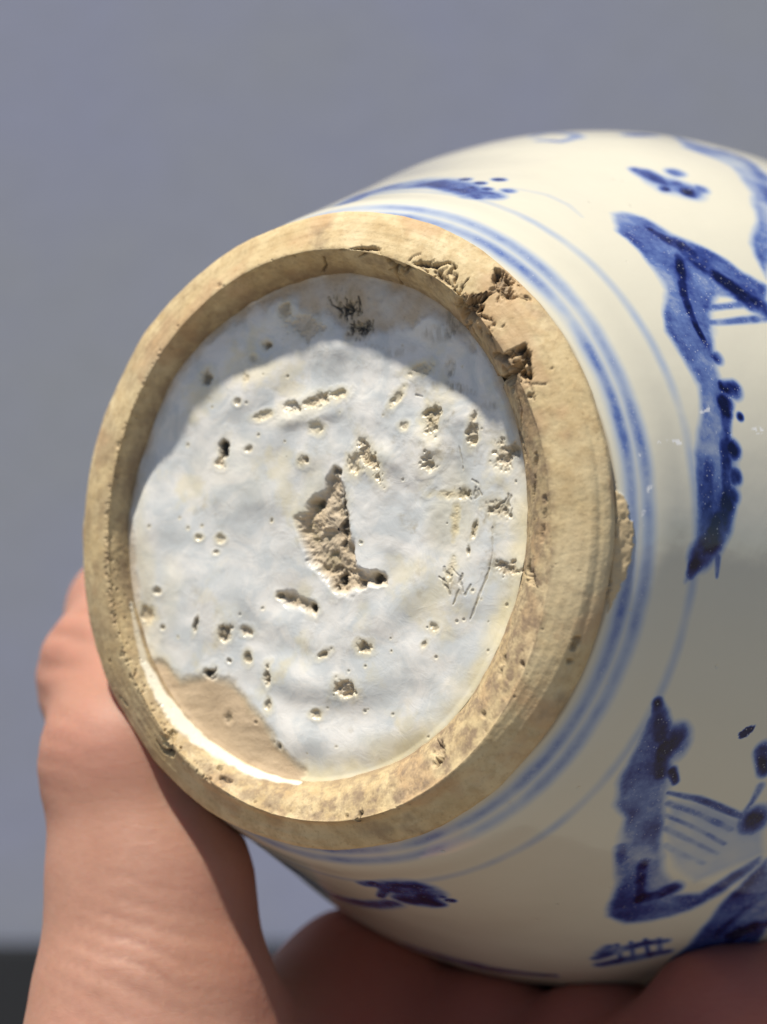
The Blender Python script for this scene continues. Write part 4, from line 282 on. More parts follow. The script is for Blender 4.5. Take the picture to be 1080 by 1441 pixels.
BODY_STROKES = [([(31.34, 39.83, -28.0), (33.29, 38.56, -28.6), (34.7, 38.0, -29.8), (36.33, 36.33, -29.6), (37.64, 35.1, -29.8), (39.29, 33.91, -30.8), (40.9, 32.65, -31.8), (42.77, 31.07, -33.0), (44.42, 29.96, -34.6)], (1.09, 1.6, 1.65, 2.18, 1.88, 1.7, 1.8, 1.85, 1.77), 0.8), ([(37.39, 35.11, -29.4), (38.06, 34.51, -29.6)], (1.36, 1.12), 0.75), ([(35.34, 36.09, -27.6), (36.54, 33.6, -25.6), (38.09, 30.19, -23.2), (39.33, 27.95, -22.4), (40.32, 26.19, -22.0), (41.47, 24.33, -22.0), (42.53, 22.42, -22.0)], (0.97, 1.18, 0.85, 0.87, 0.66, 0.69, 0.66), 0.75), ([(36.26, 34.29, -26.2), (37.19, 33.02, -25.8)], (2.64, 2.2), 0.5), ([(39.12, 31.68, -27.2), (40.62, 31.74, -30.0), (42.11, 31.51, -32.4)], (0.99, 0.92, 0.93), 0.42), ([(40.12, 28.94, -25.2), (41.35, 29.6, -28.4), (43.16, 30.67, -33.2)], (0.7, 0.54, 0.74), 0.42), ([(40.5, 26.71, -23.0), (42.07, 27.32, -26.8), (44.74, 28.83, -33.8)], (0.52, 0.54, 0.74), 0.45), ([(39.16, 29.08, -23.6), (40.43, 26.66, -22.8)], (2.59, 2.31), 0.3), ([(42.92, 22.25, -22.6)], (1.11,), 0.95), ([(44.16, 18.56, -21.6), (45.0, 18.36, -23.2)], (0.98, 1.39), 0.92), ([(44.71, 16.45, -21.0), (45.02, 15.32, -20.8)], (1.51, 1.07), 0.9), ([(46.06, 14.96, -22.8)], (0.63,), 0.85), ([(45.16, 14.33, -20.4), (45.54, 11.36, -19.4), (46.05, 7.62, -18.8), (46.33, 4.87, -18.6)], (0.97, 1.07, 1.07, 1.18), 0.72), ([(46.13, 10.82, -20.4)], (1.38,), 0.9), ([(46.62, 7.38, -20.0)], (1.22,), 0.85), ([(46.75, 5.08, -19.6)], (1.16,), 0.85), ([(46.45, 4.55, -18.8), (46.11, 1.77, -17.6), (45.53, -0.16, -16.2), (44.76, -2.35, -14.6), (44.14, -4.48, -13.6)], (1.43, 1.78, 1.98, 1.82, 0.79), 0.9), ([(44.83, 8.88, -16.6), (45.03, 4.57, -15.6), (45.17, 0.47, -15.4)], (1.39, 1.82, 1.93), 0.58), ([(45.9, -2.41, -17.2), (45.82, -4.65, -17.4)], (0.57, 0.28), 0.5), ([(23.08, 51.35, -40.4), (24.5, 50.68, -40.4), (26.04, 49.81, -40.2), (27.37, 48.98, -40.0)], (1.09, 1.8, 1.8, 1.18), 0.62), ([(26.81, 49.18, -39.8), (28.32, 48.66, -40.4), (30.25, 48.03, -41.4)], (2.31, 2.94, 2.51), 0.4), ([(27.11, 51.42, -44.4)], (1.52,), 0.6), ([(28.11, 47.91, -38.8)], (1.03,), 0.78), ([(28.65, 49.22, -41.8)], (0.95,), 0.6), ([(30.48, 47.66, -41.0)], (1.47,), 0.78), ([(31.3, 48.56, -43.6)], (1.35,), 0.4), ([(-4.55, 43.24, -11.6), (-5.44, 45.64, -17.2), (-2.92, 46.41, -18.4), (0.65, 46.76, -19.0), (5.19, 46.3, -18.6)], (1.92, 3.07, 3.84, 3.84, 3.07), 0.45), ([(4.07, 46.5, -18.8), (7.87, 45.56, -17.8), (11.91, 43.85, -16.0), (13.69, 43.7, -16.8)], (2.32, 2.9, 2.61, 2.03), 0.6), ([(7.32, 47.25, -21.4)], (1.03,), 0.7), ([(10.17, 46.27, -20.4)], (0.96,), 0.7), ([(11.43, 47.24, -23.2)], (1.01,), 0.7), ([(10.1, 45.2, -18.0)], (0.95,), 0.7), ([(12.21, 44.96, -18.6)], (1.01,), 0.7), ([(14.72, 44.76, -19.8)], (1.17,), 0.65), ([(12.86, 43.12, -15.0)], (1.13,), 0.6), ([(14.56, 45.36, -21.0), (19.01, 44.35, -22.4), (22.17, 42.76, -22.2), (24.72, 40.83, -21.2)], (0.77, 0.77, 0.66, 0.48), 0.08), ([(2.52, 60.02, -49.0), (3.01, 61.61, -53.6), (7.64, 60.47, -51.4), (10.2, 59.04, -48.6), (9.15, 57.77, -45.2), (5.52, 58.4, -45.6)], (0.96, 0.96, 1.15, 1.15, 0.96, 0.96), 0.35), ([(14.89, 60.6, -56.0), (15.78, 61.47, -60.0)], (1.74, 1.74), 0.6), ([(26.01, 58.96, -64.4), (28.84, 57.59, -64.2), (31.58, 55.59, -62.0), (34.48, 53.1, -59.4)], (1.54, 1.54, 1.54, 1.54), 0.4), ([(40.05, -19.71, -14.2), (39.82, -21.53, -15.6), (39.4, -23.67, -17.2)], (0.91, 1.37, 1.73), 0.95), ([(39.82, -24.69, -19.2)], (2.64,), 0.97), ([(38.88, -25.83, -18.8), (37.91, -28.57, -20.6)], (1.55, 1.53), 0.75), ([(38.83, -28.21, -21.8), (38.68, -29.57, -23.4)], (0.81, 0.63), 0.8), ([(37.37, -29.41, -20.8), (36.28, -32.21, -23.0)], (2.33, 1.73), 0.4), ([(37.69, -30.96, -23.6), (39.7, -31.92, -28.6), (42.0, -34.01, -35.6), (43.07, -34.63, -38.2)], (0.4, 0.61, 0.6, 0.79), 0.55), ([(37.2, -32.34, -24.8), (39.04, -33.93, -30.4), (40.82, -35.99, -36.4)], (0.63, 0.65, 0.68), 0.38), ([(36.43, -33.97, -26.0), (38.09, -35.76, -31.6), (39.61, -37.99, -37.4)], (0.47, 0.5, 0.52), 0.32), ([(35.72, -35.72, -27.6), (37.12, -37.64, -33.0), (38.53, -39.35, -37.8)], (0.64, 0.66, 0.52), 0.28), ([(34.76, -38.07, -30.0), (35.73, -39.69, -34.2), (36.87, -40.66, -37.4)], (0.65, 0.74, 0.66), 0.25), ([(43.02, -34.84, -38.4)], (2.29,), 0.92), ([(46.23, -25.63, -33.0), (45.72, -28.13, -34.8)], (1.44, 1.11), 0.85), ([(44.88, -30.27, -35.8), (43.61, -32.39, -36.2), (42.69, -33.59, -36.2)], (0.73, 0.45, 0.45), 0.4), ([(31.1, -38.13, -24.6), (29.76, -41.56, -29.0), (28.99, -44.31, -33.2)], (0.98, 1.44, 1.73), 0.45), ([(31.83, -40.44, -29.8), (30.22, -43.16, -32.6), (28.74, -45.99, -36.0)], (1.2, 1.13, 1.17), 0.75), ([(28.74, -45.99, -36.0), (30.74, -45.24, -37.0), (32.78, -44.14, -37.6)], (1.82, 1.55, 1.46), 0.7), ([(18.18, -55.96, -46.0), (21.72, -54.31, -45.2), (25.42, -53.06, -46.0), (27.57, -52.74, -47.6)], (0.94, 1.18, 1.08, 0.85), 0.6), ([(17.69, -57.16, -48.4), (21.11, -56.15, -48.8), (24.78, -55.14, -50.0), (26.25, -54.78, -50.8)], (1.16, 1.41, 1.4, 1.16), 0.6), ([(22.2, -53.34, -43.6), (20.69, -56.23, -48.6)], (0.52, 0.41), 0.5), ([(23.98, -52.86, -44.2), (21.86, -56.36, -50.0)], (0.42, 0.43), 0.5), ([(25.75, -52.32, -44.8), (23.9, -55.77, -50.6)], (0.42, 0.44), 0.5), ([(27.12, -52.31, -46.2), (25.48, -55.14, -50.8)], (0.49, 0.5), 0.45), ([(19.56, -54.93, -44.8), (21.08, -53.79, -43.6)], (1.17, 1.03), 0.5), ([(28.04, -56.48, -58.4), (31.85, -53.86, -56.6), (34.83, -51.64, -55.6), (37.5, -50.5, -57.8)], (2.32, 2.9, 2.76, 2.11), 0.85), ([(31.82, -52.54, -52.8), (35.44, -49.51, -51.2), (38.67, -46.75, -50.6)], (1.5, 1.31, 1.09), 0.6), ([(-14.7, -44.2, -18.6), (-15.21, -46.8, -24.6), (-15.0, -49.05, -29.4), (-10.67, -49.37, -27.6), (-5.69, -49.14, -25.2), (-0.34, -48.16, -22.2)], (1.16, 1.74, 1.74, 1.74, 1.74, 1.74), 0.62), ([(-0.31, -45.0, -15.0), (1.72, -44.88, -14.8), (1.91, -45.66, -16.6), (-0.82, -47.2, -20.0)], (1.16, 1.45, 0.89, 0.64), 0.7), ([(3.95, -45.18, -15.8), (6.32, -45.0, -16.0), (7.06, -45.6, -17.6)], (2.61, 3.19, 2.61), 0.9), ([(3.46, -47.08, -20.0), (5.62, -47.13, -20.6)], (2.32, 2.32), 0.85), ([(6.67, -47.44, -21.6)], (1.38,), 0.85), ([(9.24, -46.65, -20.8)], (0.82,), 0.8), ([(8.8, -46.11, -19.4)], (0.67,), 0.7), ([(-12.3, -57.88, -46.8), (-8.42, -58.4, -46.4), (-4.76, -59.15, -47.2), (-1.67, -59.81, -48.4), (3.98, -59.94, -49.0), (9.29, -60.03, -50.8)], (1.16, 1.45, 1.74, 2.03, 1.16, 0.87), 0.72), ([(-1.25, -59.5, -47.6)], (2.08,), 0.6)]
BODY_GLINTS = [([(41.37, 10.47, -9.8), (42.62, 10.94, -12.8)], (0.39, 0.39), 0.9), ([(39.76, 10.21, -7.4), (40.06, 8.95, -7.4)], (0.25, 0.25), 0.7), ([(41.22, 4.92, -8.0), (41.6, 4.08, -8.4)], (0.59, 0.59), 0.8), ([(40.82, 2.28, -7.2), (40.7, 0.71, -7.0)], (0.3, 0.3), 0.6), ([(47.27, 13.37, -24.4), (48.14, 13.8, -26.6)], (0.49, 0.49), 0.9), ([(43.3, 14.91, -16.8), (43.94, 15.47, -18.6)], (0.3, 0.3), 0.6)]
BODY_IRON = [([(45.15, -23.6, -28.6), (45.54, -23.21, -29.0), (46.1, -22.68, -29.6)], (0.6, 0.7, 0.5), 0.95)]
BODY_CHIP = [(0.1361, 0.115), (0.1082, 0.13), (0.0593, 0.145), (0.007, 0.155), (-0.0768, 0.15), (-0.1396, 0.145), (-0.199, 0.135), (-0.2583, 0.125), (-0.178, 0.115), (-0.0733, 0.115), (0.0349, 0.115)]
HAND = {'wrist': (-21.87, 240.0, -151.28), 'elbow': (-62.76, 205.0, -267.45), 'thumb': [((-30.37, 251.0, -88.69), 20.5), ((-30.47, 258.0, -65.78), 15.6), ((-31.54, 263.0, -50.76), 13.2), ((-35.23, 267.0, -34.5), 11.0), ((-38.57, 286.0, -24.44), 11.2), ((-38.59, 306.0, -16.12), 10.2), ((-36.6, 326.0, -9.45), 8.4)], 'fingers': [(-21, -17, -12, -6, 10.4, (1.35, 2.3, 2.9, 3.5)), (-5, 0, 5, 10, 9.8, (1.5, 2.6, 3.3, 3.9)), (10, 15, 20, 25, 9.6, (1.5, 2.5, 3.2, 3.8)), (27, 38, 48, 54, 9.0, (1.4, 2.2, 2.75, 3.2))], 'creases': [((-31.51, 247.0, -56.22), (0.3, 0, 0.95), 10, 2.4, 0.17), ((-45.56, 279.0, -20.8), (0.25, 0, 0.97), 7, 4.5, 0.42), ((-43.16, 262.0, -32.42), (0.3, 0, 0.95), 7, 3.5, 0.14)]}


# ------------------------------------------------------------------ materials
def mat_glaze_body():
    k = NT('blue_and_white_glaze')
    pig, glint, iron, chipm = k.attr('paint')
    co = k.coord()
    mott = k.noise(260, 5, 0.6)
    fine = k.noise(1400, 3, 0.6)
    cream = k.mix(k.noise(45, 4, 0.6), (0.72, 0.685, 0.55), (0.685, 0.66, 0.54))
    v = k.math('ADD', pig, k.math('MULTIPLY', k.math('MULTIPLY', k.math('SUBTRACT', mott, 0.5), 0.50), k.remap(pig, 0.15, 0.5)))
    v = k.math('ADD', v, k.math('MULTIPLY', k.math('MULTIPLY', k.math('SUBTRACT', fine, 0.5), 0.30), k.remap(pig, 0.2, 0.5)))
    blue = k.ramp(v, [(0.0, (0.72, 0.69, 0.55)), (0.20, (0.42, 0.48, 0.57)), (0.42, (0.125, 0.19, 0.42)), (0.62, (0.040, 0.066, 0.25)),
                      (0.80, (0.012, 0.020, 0.12)), (1.0, (0.005, 0.006, 0.035))])
    c = k.mix(k.remap(pig, 0.0, 0.06), cream, blue)
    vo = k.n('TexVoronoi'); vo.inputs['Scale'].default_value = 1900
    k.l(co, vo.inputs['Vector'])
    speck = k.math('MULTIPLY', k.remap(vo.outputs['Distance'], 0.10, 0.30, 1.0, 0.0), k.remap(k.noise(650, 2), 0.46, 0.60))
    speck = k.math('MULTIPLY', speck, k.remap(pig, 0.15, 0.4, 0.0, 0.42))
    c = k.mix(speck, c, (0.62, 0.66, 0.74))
    c = k.mix(glint, c, (0.92, 0.92, 0.90))  # glints on the glaze, painted in as white
    c = k.mix(iron, c, k.mix(chipm, (0.36, 0.27, 0.15), (0.60, 0.46, 0.26)))
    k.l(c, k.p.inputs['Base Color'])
    k.p.inputs['Roughness'].default_value = 0.13
    r = k.math('ADD', k.remap(k.noise(120, 5, 0.6), 0.35, 0.75, 0.05, 0.15), k.math('MULTIPLY', iron, 0.5))
    k.l(r, k.p.inputs['Roughness'])
    k.p.inputs['IOR'].default_value = 1.5
    h = k.math('ADD', k.math('MULTIPLY', k.noise(130, 3, 0.5), 1.0), k.math('MULTIPLY', k.noise(2200, 2, 0.5), 0.02))
    pin = k.n('TexVoronoi'); pin.inputs['Scale'].default_value = 170
    k.l(co, pin.inputs['Vector'])
    h = k.math('SUBTRACT', h, k.remap(pin.outputs['Distance'], 0.02, 0.06, 0.6, 0.0))
    k.bump(h, 0.00022, 0.5)
    return k.m

def mat_biscuit():
    k = NT('unglazed_biscuit')
    dirt, dark, warm, gl = k.attr('mask')
    n1, n2, n3 = k.noise(90, 6, 0.62), k.noise(420, 5, 0.65), k.noise(1500, 4, 0.7)
    c = k.mix(k.remap(n1, 0.3, 0.72), (0.61, 0.465, 0.24), (0.74, 0.60, 0.345))
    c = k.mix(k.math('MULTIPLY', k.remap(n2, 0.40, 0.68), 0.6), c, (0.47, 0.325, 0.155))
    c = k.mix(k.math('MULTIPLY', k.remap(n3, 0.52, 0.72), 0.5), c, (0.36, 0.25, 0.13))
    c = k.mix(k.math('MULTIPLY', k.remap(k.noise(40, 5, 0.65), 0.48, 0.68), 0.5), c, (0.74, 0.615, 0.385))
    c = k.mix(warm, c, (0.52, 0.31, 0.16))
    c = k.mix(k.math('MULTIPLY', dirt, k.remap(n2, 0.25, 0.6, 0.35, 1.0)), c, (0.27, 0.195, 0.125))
    c = k.mix(dark, c, (0.055, 0.042, 0.030))
    c = k.mix(gl, c, (0.86, 0.81, 0.66))
    k.l(c, k.p.inputs['Base Color'])
    r = k.math('SUBTRACT', k.remap(n2, 0.3, 0.7, 0.55, 0.8), k.math('MULTIPLY', gl, 0.42))
    k.l(r, k.p.inputs['Roughness'])
    k.p.inputs['IOR'].default_value = 1.45
    h = k.math('ADD', k.math('MULTIPLY', n2, 0.7), k.math('MULTIPLY', n3, 0.4))
    h = k.math('MULTIPLY', h, k.math('SUBTRACT', 1.0, k.math('MULTIPLY', gl, 0.8)))
    k.bump(h, 0.00026, 0.7)
    return k.m

def mat_base():
    k = NT('milky_base_glaze_over_biscuit')
    gl, dirt, dark, yel = k.attr('mask')
    n1, n2, n3 = k.noise(120, 6, 0.6), k.noise(500, 5, 0.65), k.noise(1600, 4, 0.7)
    bis = k.mix(k.remap(n1, 0.3, 0.7), (0.53, 0.43, 0.305), (0.62, 0.515, 0.375))
    bis = k.mix(k.math('MULTIPLY', k.remap(n3, 0.5, 0.75), 0.45), bis, (0.30, 0.24, 0.175))
    g = k.mix(k.remap(k.noise(190, 5, 0.6, dist=0.8), 0.36, 0.64), (0.86, 0.84, 0.785), (0.66, 0.685, 0.675))
    g = k.mix(k.math('MULTIPLY', k.remap(k.noise(90, 4, 0.6, dist=1.2), 0.5, 0.7), 0.55), g, (0.60, 0.63, 0.63))
    g = k.mix(k.math('MULTIPLY', k.remap(n2, 0.55, 0.75), 0.25), g, (0.80, 0.81, 0.79))
    g = k.mix(k.math('MULTIPLY', yel, k.remap(n1, 0.25, 0.6, 0.5, 1.0)), g, (0.80, 0.70, 0.42))
    bis = k.mix(k.math('MULTIPLY', yel, 0.6), bis, (0.66, 0.47, 0.27))
    c = k.mix(gl, bis, g)
    c = k.mix(k.math('MULTIPLY', dirt, k.remap(n2, 0.3, 0.62, 0.3, 1.0)), c, (0.33, 0.27, 0.15))
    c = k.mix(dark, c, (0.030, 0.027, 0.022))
    k.l(c, k.p.inputs['Base Color'])
    cov = k.math('MULTIPLY', gl, k.math('SUBTRACT', 1.0, dirt))
    r = k.math('SUBTRACT', 0.72, k.math('MULTIPLY', cov, k.remap(n1, 0.3, 0.7, 0.64, 0.48)))
    k.l(r, k.p.inputs['Roughness'])
    k.p.inputs['IOR'].default_value = 1.5
    rough_h = k.math('ADD', k.math('MULTIPLY', n2, 0.6), k.math('MULTIPLY', n3, 0.4))
    inv = k.math('SUBTRACT', 1.0, k.math('MULTIPLY', gl, 0.88))
    h = k.math('ADD', k.math('MULTIPLY', rough_h, inv), k.math('MULTIPLY', k.noise(420, 4, 0.55, dist=0.8), 0.5))
    k.bump(h, 0.00025, 0.7)
    return k.m

def mat_skin():
    k = NT('skin')
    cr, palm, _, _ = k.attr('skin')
    n1, n2 = k.noise(55, 4, 0.6), k.noise(700, 4, 0.6)
    c = k.mix(k.remap(n1, 0.3, 0.7), (0.43, 0.225, 0.155), (0.475, 0.265, 0.19))
    c = k.mix(k.math('MULTIPLY', k.remap(n2, 0.4, 0.7), 0.15), c, (0.36, 0.175, 0.12))
    c = k.mix(k.math('MULTIPLY', k.remap(k.noise(28, 3, 0.5), 0.42, 0.66), 0.4), c, (0.46, 0.195, 0.145))
    c = k.mix(palm, c, k.mix(k.noise(120, 4, 0.6), (0.36, 0.105, 0.07), (0.42, 0.145, 0.10)))  # redder palm, with the deep shade under the jar put into its colour
    c = k.mix(k.math('MULTIPLY', cr, 0.45), c, (0.33, 0.15, 0.10))
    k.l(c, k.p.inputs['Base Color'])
    k.p.inputs['Roughness'].default_value = 0.58
    k.p.inputs['Specular IOR Level'].default_value = 0.35
    k.p.inputs['Subsurface Weight'].default_value = 0.5
    k.p.inputs['Subsurface Radius'].default_value = (1.0, 0.32, 0.16)
    k.p.inputs['Subsurface Scale'].default_value = 0.006
    vo = k.n('TexVoronoi'); vo.inputs['Scale'].default_value = 900
    k.l(k.coord(), vo.inputs['Vector'])
    mp = k.n('Mapping'); mp.inputs['Scale'].default_value = (1, 1, 3.6)
    mp.inputs['Rotation'].default_value = (0.15, 0.25, 0)
    k.l(k.coord(), mp.inputs['Vector'])
    lines = k.noise(210, 5, 0.65, vec=mp.outputs[0], dist=0.4)
    h = k.math('ADD', k.math('MULTIPLY', n2, 0.35), k.math('MULTIPLY', vo.outputs['Distance'], 0.25))
    h = k.math('ADD', h, k.math('MULTIPLY', lines, 0.6))
    k.bump(h, 0.00022, 0.5)
    return k.m

def mat_plain(name, a, b, scale, rough, bump_d=0.0):
    k = NT(name)
    n1 = k.noise(scale, 6, 0.6)
    n2 = k.noise(scale * 22, 4, 0.6)
    c = k.mix(k.remap(n1, 0.3, 0.7), a, b)
    c = k.mix(k.math('MULTIPLY', k.remap(n2, 0.45, 0.7), 0.12), c, tuple(x * 0.75 for x in a))
    k.l(c, k.p.inputs['Base Color'])
    k.p.inputs['Roughness'].default_value = rough
    if bump_d: k.bump(n2, bump_d, 0.5)
    return k.m

# ------------------------------------------------------------------ setting
def box(name, lo, hi, mat, parent=None):
    x0, y0, z0 = lo; x1, y1, z1 = hi
    V = [(x0, y0, z0), (x1, y0, z0), (x1, y1, z0), (x0, y1, z0), (x0, y0, z1), (x1, y0, z1), (x1, y1, z1), (x0, y1, z1)]
    F = [(0, 3, 2, 1), (4, 5, 6, 7), (0, 1, 5, 4), (1, 2, 6, 5), (2, 3, 7, 6), (3, 0, 4, 7)]
    return mesh_obj(name, V, F, mat, parent, smooth=False)

ground = mesh_obj('ground', [(-150, -150, 0), (150, -150, 0), (150, 150, 0), (-150, 150, 0)], [(0, 1, 2, 3)],
                  mat_plain('grey_paving', (0.155, 0.138, 0.115), (0.205, 0.183, 0.155), 1.3, 0.85), smooth=False)
tag(ground, kind='structure')
wall = bpy.data.objects.new('wall', None)
COL.objects.link(wall)
wall.location = (0, 0.90, 0)
tag(wall, 'plain blue grey painted wall with a dark base, blurred behind the jar', 'wall')
box('panel', (-2.2, 0.0, 1.101), (2.2, 0.16, 2.6), mat_plain('blue_grey_paint', (0.365, 0.385, 0.415), (0.345, 0.37, 0.51), 3.1, 0.6, 0.0006), wall)
box('plinth', (-2.2, -0.006, 0.0), (2.2, 0.16, 1.10), mat_plain('black_paint', (0.022, 0.024, 0.028), (0.030, 0.032, 0.035), 3.0, 0.55), wall)

# ------------------------------------------------------------------ the jar
jar = bpy.data.objects.new('porcelain_jar', None)
COL.objects.link(jar)
M = Matrix((EX, EY, N)).transposed().to_4x4()
M.translation = ORG
jar.matrix_world = M
tag(jar, 'blue and white porcelain jar with worn unglazed foot ring and pitted white base', 'jar')

def ell_q(P2, e):
    """normalised distance inside a skewed ellipse: e = cx, cy, ax, ay, bx, by"""
    d = P2 - np.array(e[:2])
    A = np.array([[e[2], e[4]], [e[3], e[5]]])
    q = d @ np.linalg.inv(A).T
    return np.hypot(q[:, 0], q[:, 1])

def build_base():
    nt, nr = 1150, 270
    th = np.linspace(0, 2 * np.pi, nt, endpoint=False)
    rr = np.linspace(0.002, 1.0, nr) ** 0.82
    R = har(th, H1)[:, None] * MM * 1.012 * rr[None, :]
    x = (R * np.cos(th)[:, None]).ravel(); y = (R * np.sin(th)[:, None]).ravel()
    P2 = np.stack([x, y], 1)
    P = np.stack([x, y, np.zeros_like(x)], 1)
    edge = ((1 - rr)[None, :] * har(th, H1)[:, None] * MM).ravel()       # mm from the wall
    lumpy = np.exp(-(np.linalg.norm(P2 - np.array(BASE_CENTRE[1]), axis=1) / 14.0) ** 2)
    h = 0.36 * fbm(P, 9.0, 2, 5) + (0.07 + 0.07 * lumpy) * fbm(P, 3.6, 2, 9) + (0.010 + 0.03 * lumpy) * fbm(P, 1.2, 2, 19)
    # turning marks about the centre
    c = np.array(BASE_CENTRE[0])
    rad = np.linalg.norm(P2 - c, axis=1) + 0.8 * noise(P, 10, 3)
    h += 0.20 * np.sin(rad * 2 * np.pi / 6.8 + 0.6) * smooth(3, 9, rad) * (0.6 + 0.6 * noise(P, 14, 8))
    gl = np.ones_like(x); dirt = np.zeros_like(x); dark = np.zeros_like(x); yel = np.zeros_like(x)
    wob = 0.9 * fbm(P, 3.0, 4, 21)
    for name, pg in BASE_POLYS:                                           # places without glaze
        pg = np.array(pg)
        d = poly_dist(P2, np.vstack([pg, pg[:1]]))
        sd = np.where(in_poly(x, y, pg), -d, d) + wob * {'crater': 0.95, 'crater2': 0.8, 'bare': 0.7}.get(name, 1.3) + {'strip': 0.4, 'crater': 0.35, 'crater2': 0.2}.get(name, 0)
        e_ = {'strip': 1.0, 'bare': 0.9}.get(name, 0.65)
        m = 1 - smooth(-e_, e_, sd)
        if name == 'crater':
            gl = np.minimum(gl, 1 - m)
            crumb = fbm(P, 2.6, 5, 31, 0.62)
            h = h * (1 - m) + m * (-0.38 + 0.62 * crumb - 0.30 * np.abs(noise(P, 1.3, 44)))
            dirt = np.maximum(dirt, m * smooth(-0.1, -0.7, crumb) * 0.9)
            dirt = np.maximum(dirt, m * 0.22)
        elif name == 'crater2':
            gl = np.minimum(gl, 1 - m)
            h = h - m * (0.32 - 0.55 * fbm(P, 1.6, 4, 37, 0.6))
            dirt = np.maximum(dirt, m * 0.35)
        elif name == 'bare':
            gl = np.minimum(gl, 1 - m)
            h -= 0.10 * m
            h += m * 0.05 * noise(P * np.array([0.5, 2.0, 1]), 1.6, 61)
            yel = np.maximum(yel, m * 0.85)
        else:
            gl = np.minimum(gl, 1 - m * np.clip(0.78 + 0.45 * fbm(P, 3.0, 3, 63), 0.3, 1))
            h -= 0.12 * m
            h += 0.10 * m * fbm(P, 1.4, 3, 77)
    # thin glaze and grime against the wall
    upper = smooth(-0.45, 0.25, np.sin(np.arctan2(y, x)) * 0.9 - 0.35 * np.cos(np.arctan2(y, x)))
    near = 1 - smooth(0.0, 1.6, edge + 0.8 * wob)
    gl = np.minimum(gl, 1 - 0.85 * near * upper)
    yel = np.maximum(yel, 0.9 * (1 - smooth(0.0, 4.2, edge + 1.2 * wob)) * (1 - upper))
    dirt = np.maximum(dirt, 0.6 * (1 - smooth(0.0, 0.8, edge + 0.3 * wob)) * (0.15 + 0.85 * upper))
    h += 0.5 * (1 - smooth(0.0, 1.0, edge)) * 0.3
    n_f = fbm(P, 0.9, 4, 51, 0.6)
    n_m = noise(P, 2.2, 53)
    for e in BASE_PITS:
        cx, cy, ax, ay, bx, by, dep, rough, f_bis, f_dirt, f_dark, f_yel = e
        s = max(abs(ax), abs(ay), abs(bx), abs(by)) * 3 + 0.5
        sel = np.nonzero((abs(x - cx) < s) & (abs(y - cy) < s))[0]
        k_n = min(1.2, 0.5 + s / 6)
        q = ell_q(P2[sel], e) + k_n * (0.50 * n_f[sel] + 0.22 * n_m[sel])
        m = 1 - smooth(0.25, 1.2, q)
        halo = 1 - smooth(0.6, 2.4, q)
        h[sel] += -0.6 * dep * m + (0.10 + 1.0 * rough) * m * n_f[sel]
        h[sel] += 0.035 * np.exp(-((q - 1.6) / 0.5) ** 2)
        gl[sel] = np.minimum(gl[sel], 1 - f_bis * 0.65 * (1 - smooth(0.55, 1.15, q)))
        dirt[sel] = np.maximum(dirt[sel], f_dirt * m * (0.55 + 0.6 * smooth(-0.4, 0.5, n_f[sel])))
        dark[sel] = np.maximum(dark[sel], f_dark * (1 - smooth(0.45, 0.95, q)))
        yel[sel] = np.maximum(yel[sel], (0.3 + 0.7 * f_yel) * halo)
        dirt[sel] = np.maximum(dirt[sel], 0.35 * (1 - smooth(0.8, 1.7, q)) * smooth(-0.2, 0.5, n_f[sel]))
    for e in BASE_BUMPS:
        q = ell_q(P2, e) + 0.12 * n_m
        h += e[6] * np.exp(-(q * 1.1) ** 2)
    feather = fbm(P * np.array([1.6, 0.55, 1]), 0.7, 3, 91)
    for e in BASE_SMEARS:                                                  # grime rubbed on, not a hole
        q = ell_q(P2, e)
        m = (1 - smooth(0.3, 1.25, q + 0.5 * n_f)) * smooth(-0.55, 0.35, feather + 0.25)
        dirt = np.maximum(dirt, e[6] * m)
        dark = np.maximum(dark, e[7] * m * smooth(-0.1, 0.35, feather))
        h -= e[8] * m
    for L, w, f, fk in BASE_SCRATCH:
        d = poly_dist(P2, L) + 0.10 * n_f
        m = 1 - smooth(w * 0.3, w, d)
        h -= 0.10 * m
        dirt = np.maximum(dirt, f * m)
        dark = np.maximum(dark, fk * m * smooth(-0.7, 0.1, n_f))
    for e in BASE_YELLOW:
        q = ell_q(P2, e) + 0.35 * noise(P, 3, 14)
        yel = np.maximum(yel, e[6] * (1 - smooth(0.3, 1.2, q)))
    yel = np.maximum(yel, 0.5 * smooth(0.05, 0.7, fbm(P, 6.0, 5, 67, 0.6)))
    side = smooth(-6, 14, x) * smooth(-16, 4, y)
    dirt = np.maximum(dirt, (0.30 + 0.35 * side) * smooth(0.42 - 0.15 * side, 0.95, fbm(P, 3.2, 5, 69, 0.7)))
    rng = np.random.default_rng(4)
    for _ in range(60):                                                   # pinholes
        a = rng.uniform(0, 2 * np.pi); r0 = np.sqrt(rng.uniform(0, 1)) * 29
        px, py, pr = r0 * np.cos(a), r0 * np.sin(a), rng.uniform(0.08, 0.26)
        sel = np.nonzero((abs(x - px) < pr * 3) & (abs(y - py) < pr * 3))[0]
        q = np.hypot(x[sel] - px, y[sel] - py) / pr + 0.3 * n_f[sel]
        m = 1 - smooth(0.5, 1.1, q)
        h[sel] -= pr * 0.5 * m
        dirt[sel] = np.maximum(dirt[sel], rng.uniform(0.2, 0.8) * m)
        yel[sel] = np.maximum(yel[sel], 0.35 * (1 - smooth(1.0, 2.6, q)))
    h += 0.14 * smooth(0.1, 1.0, gl)                                       # the glaze stands proud of the clay
    z = -D1 * MM - DK * x + h - 0.15
    V = np.stack([x, y, z], 1) / 1000
    F = grid_faces(nt, nr, True)
    F = np.vstack([F])
    o = mesh_obj('base', V, F, mat_base(), jar)
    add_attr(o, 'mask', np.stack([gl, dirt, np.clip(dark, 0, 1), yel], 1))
    return o

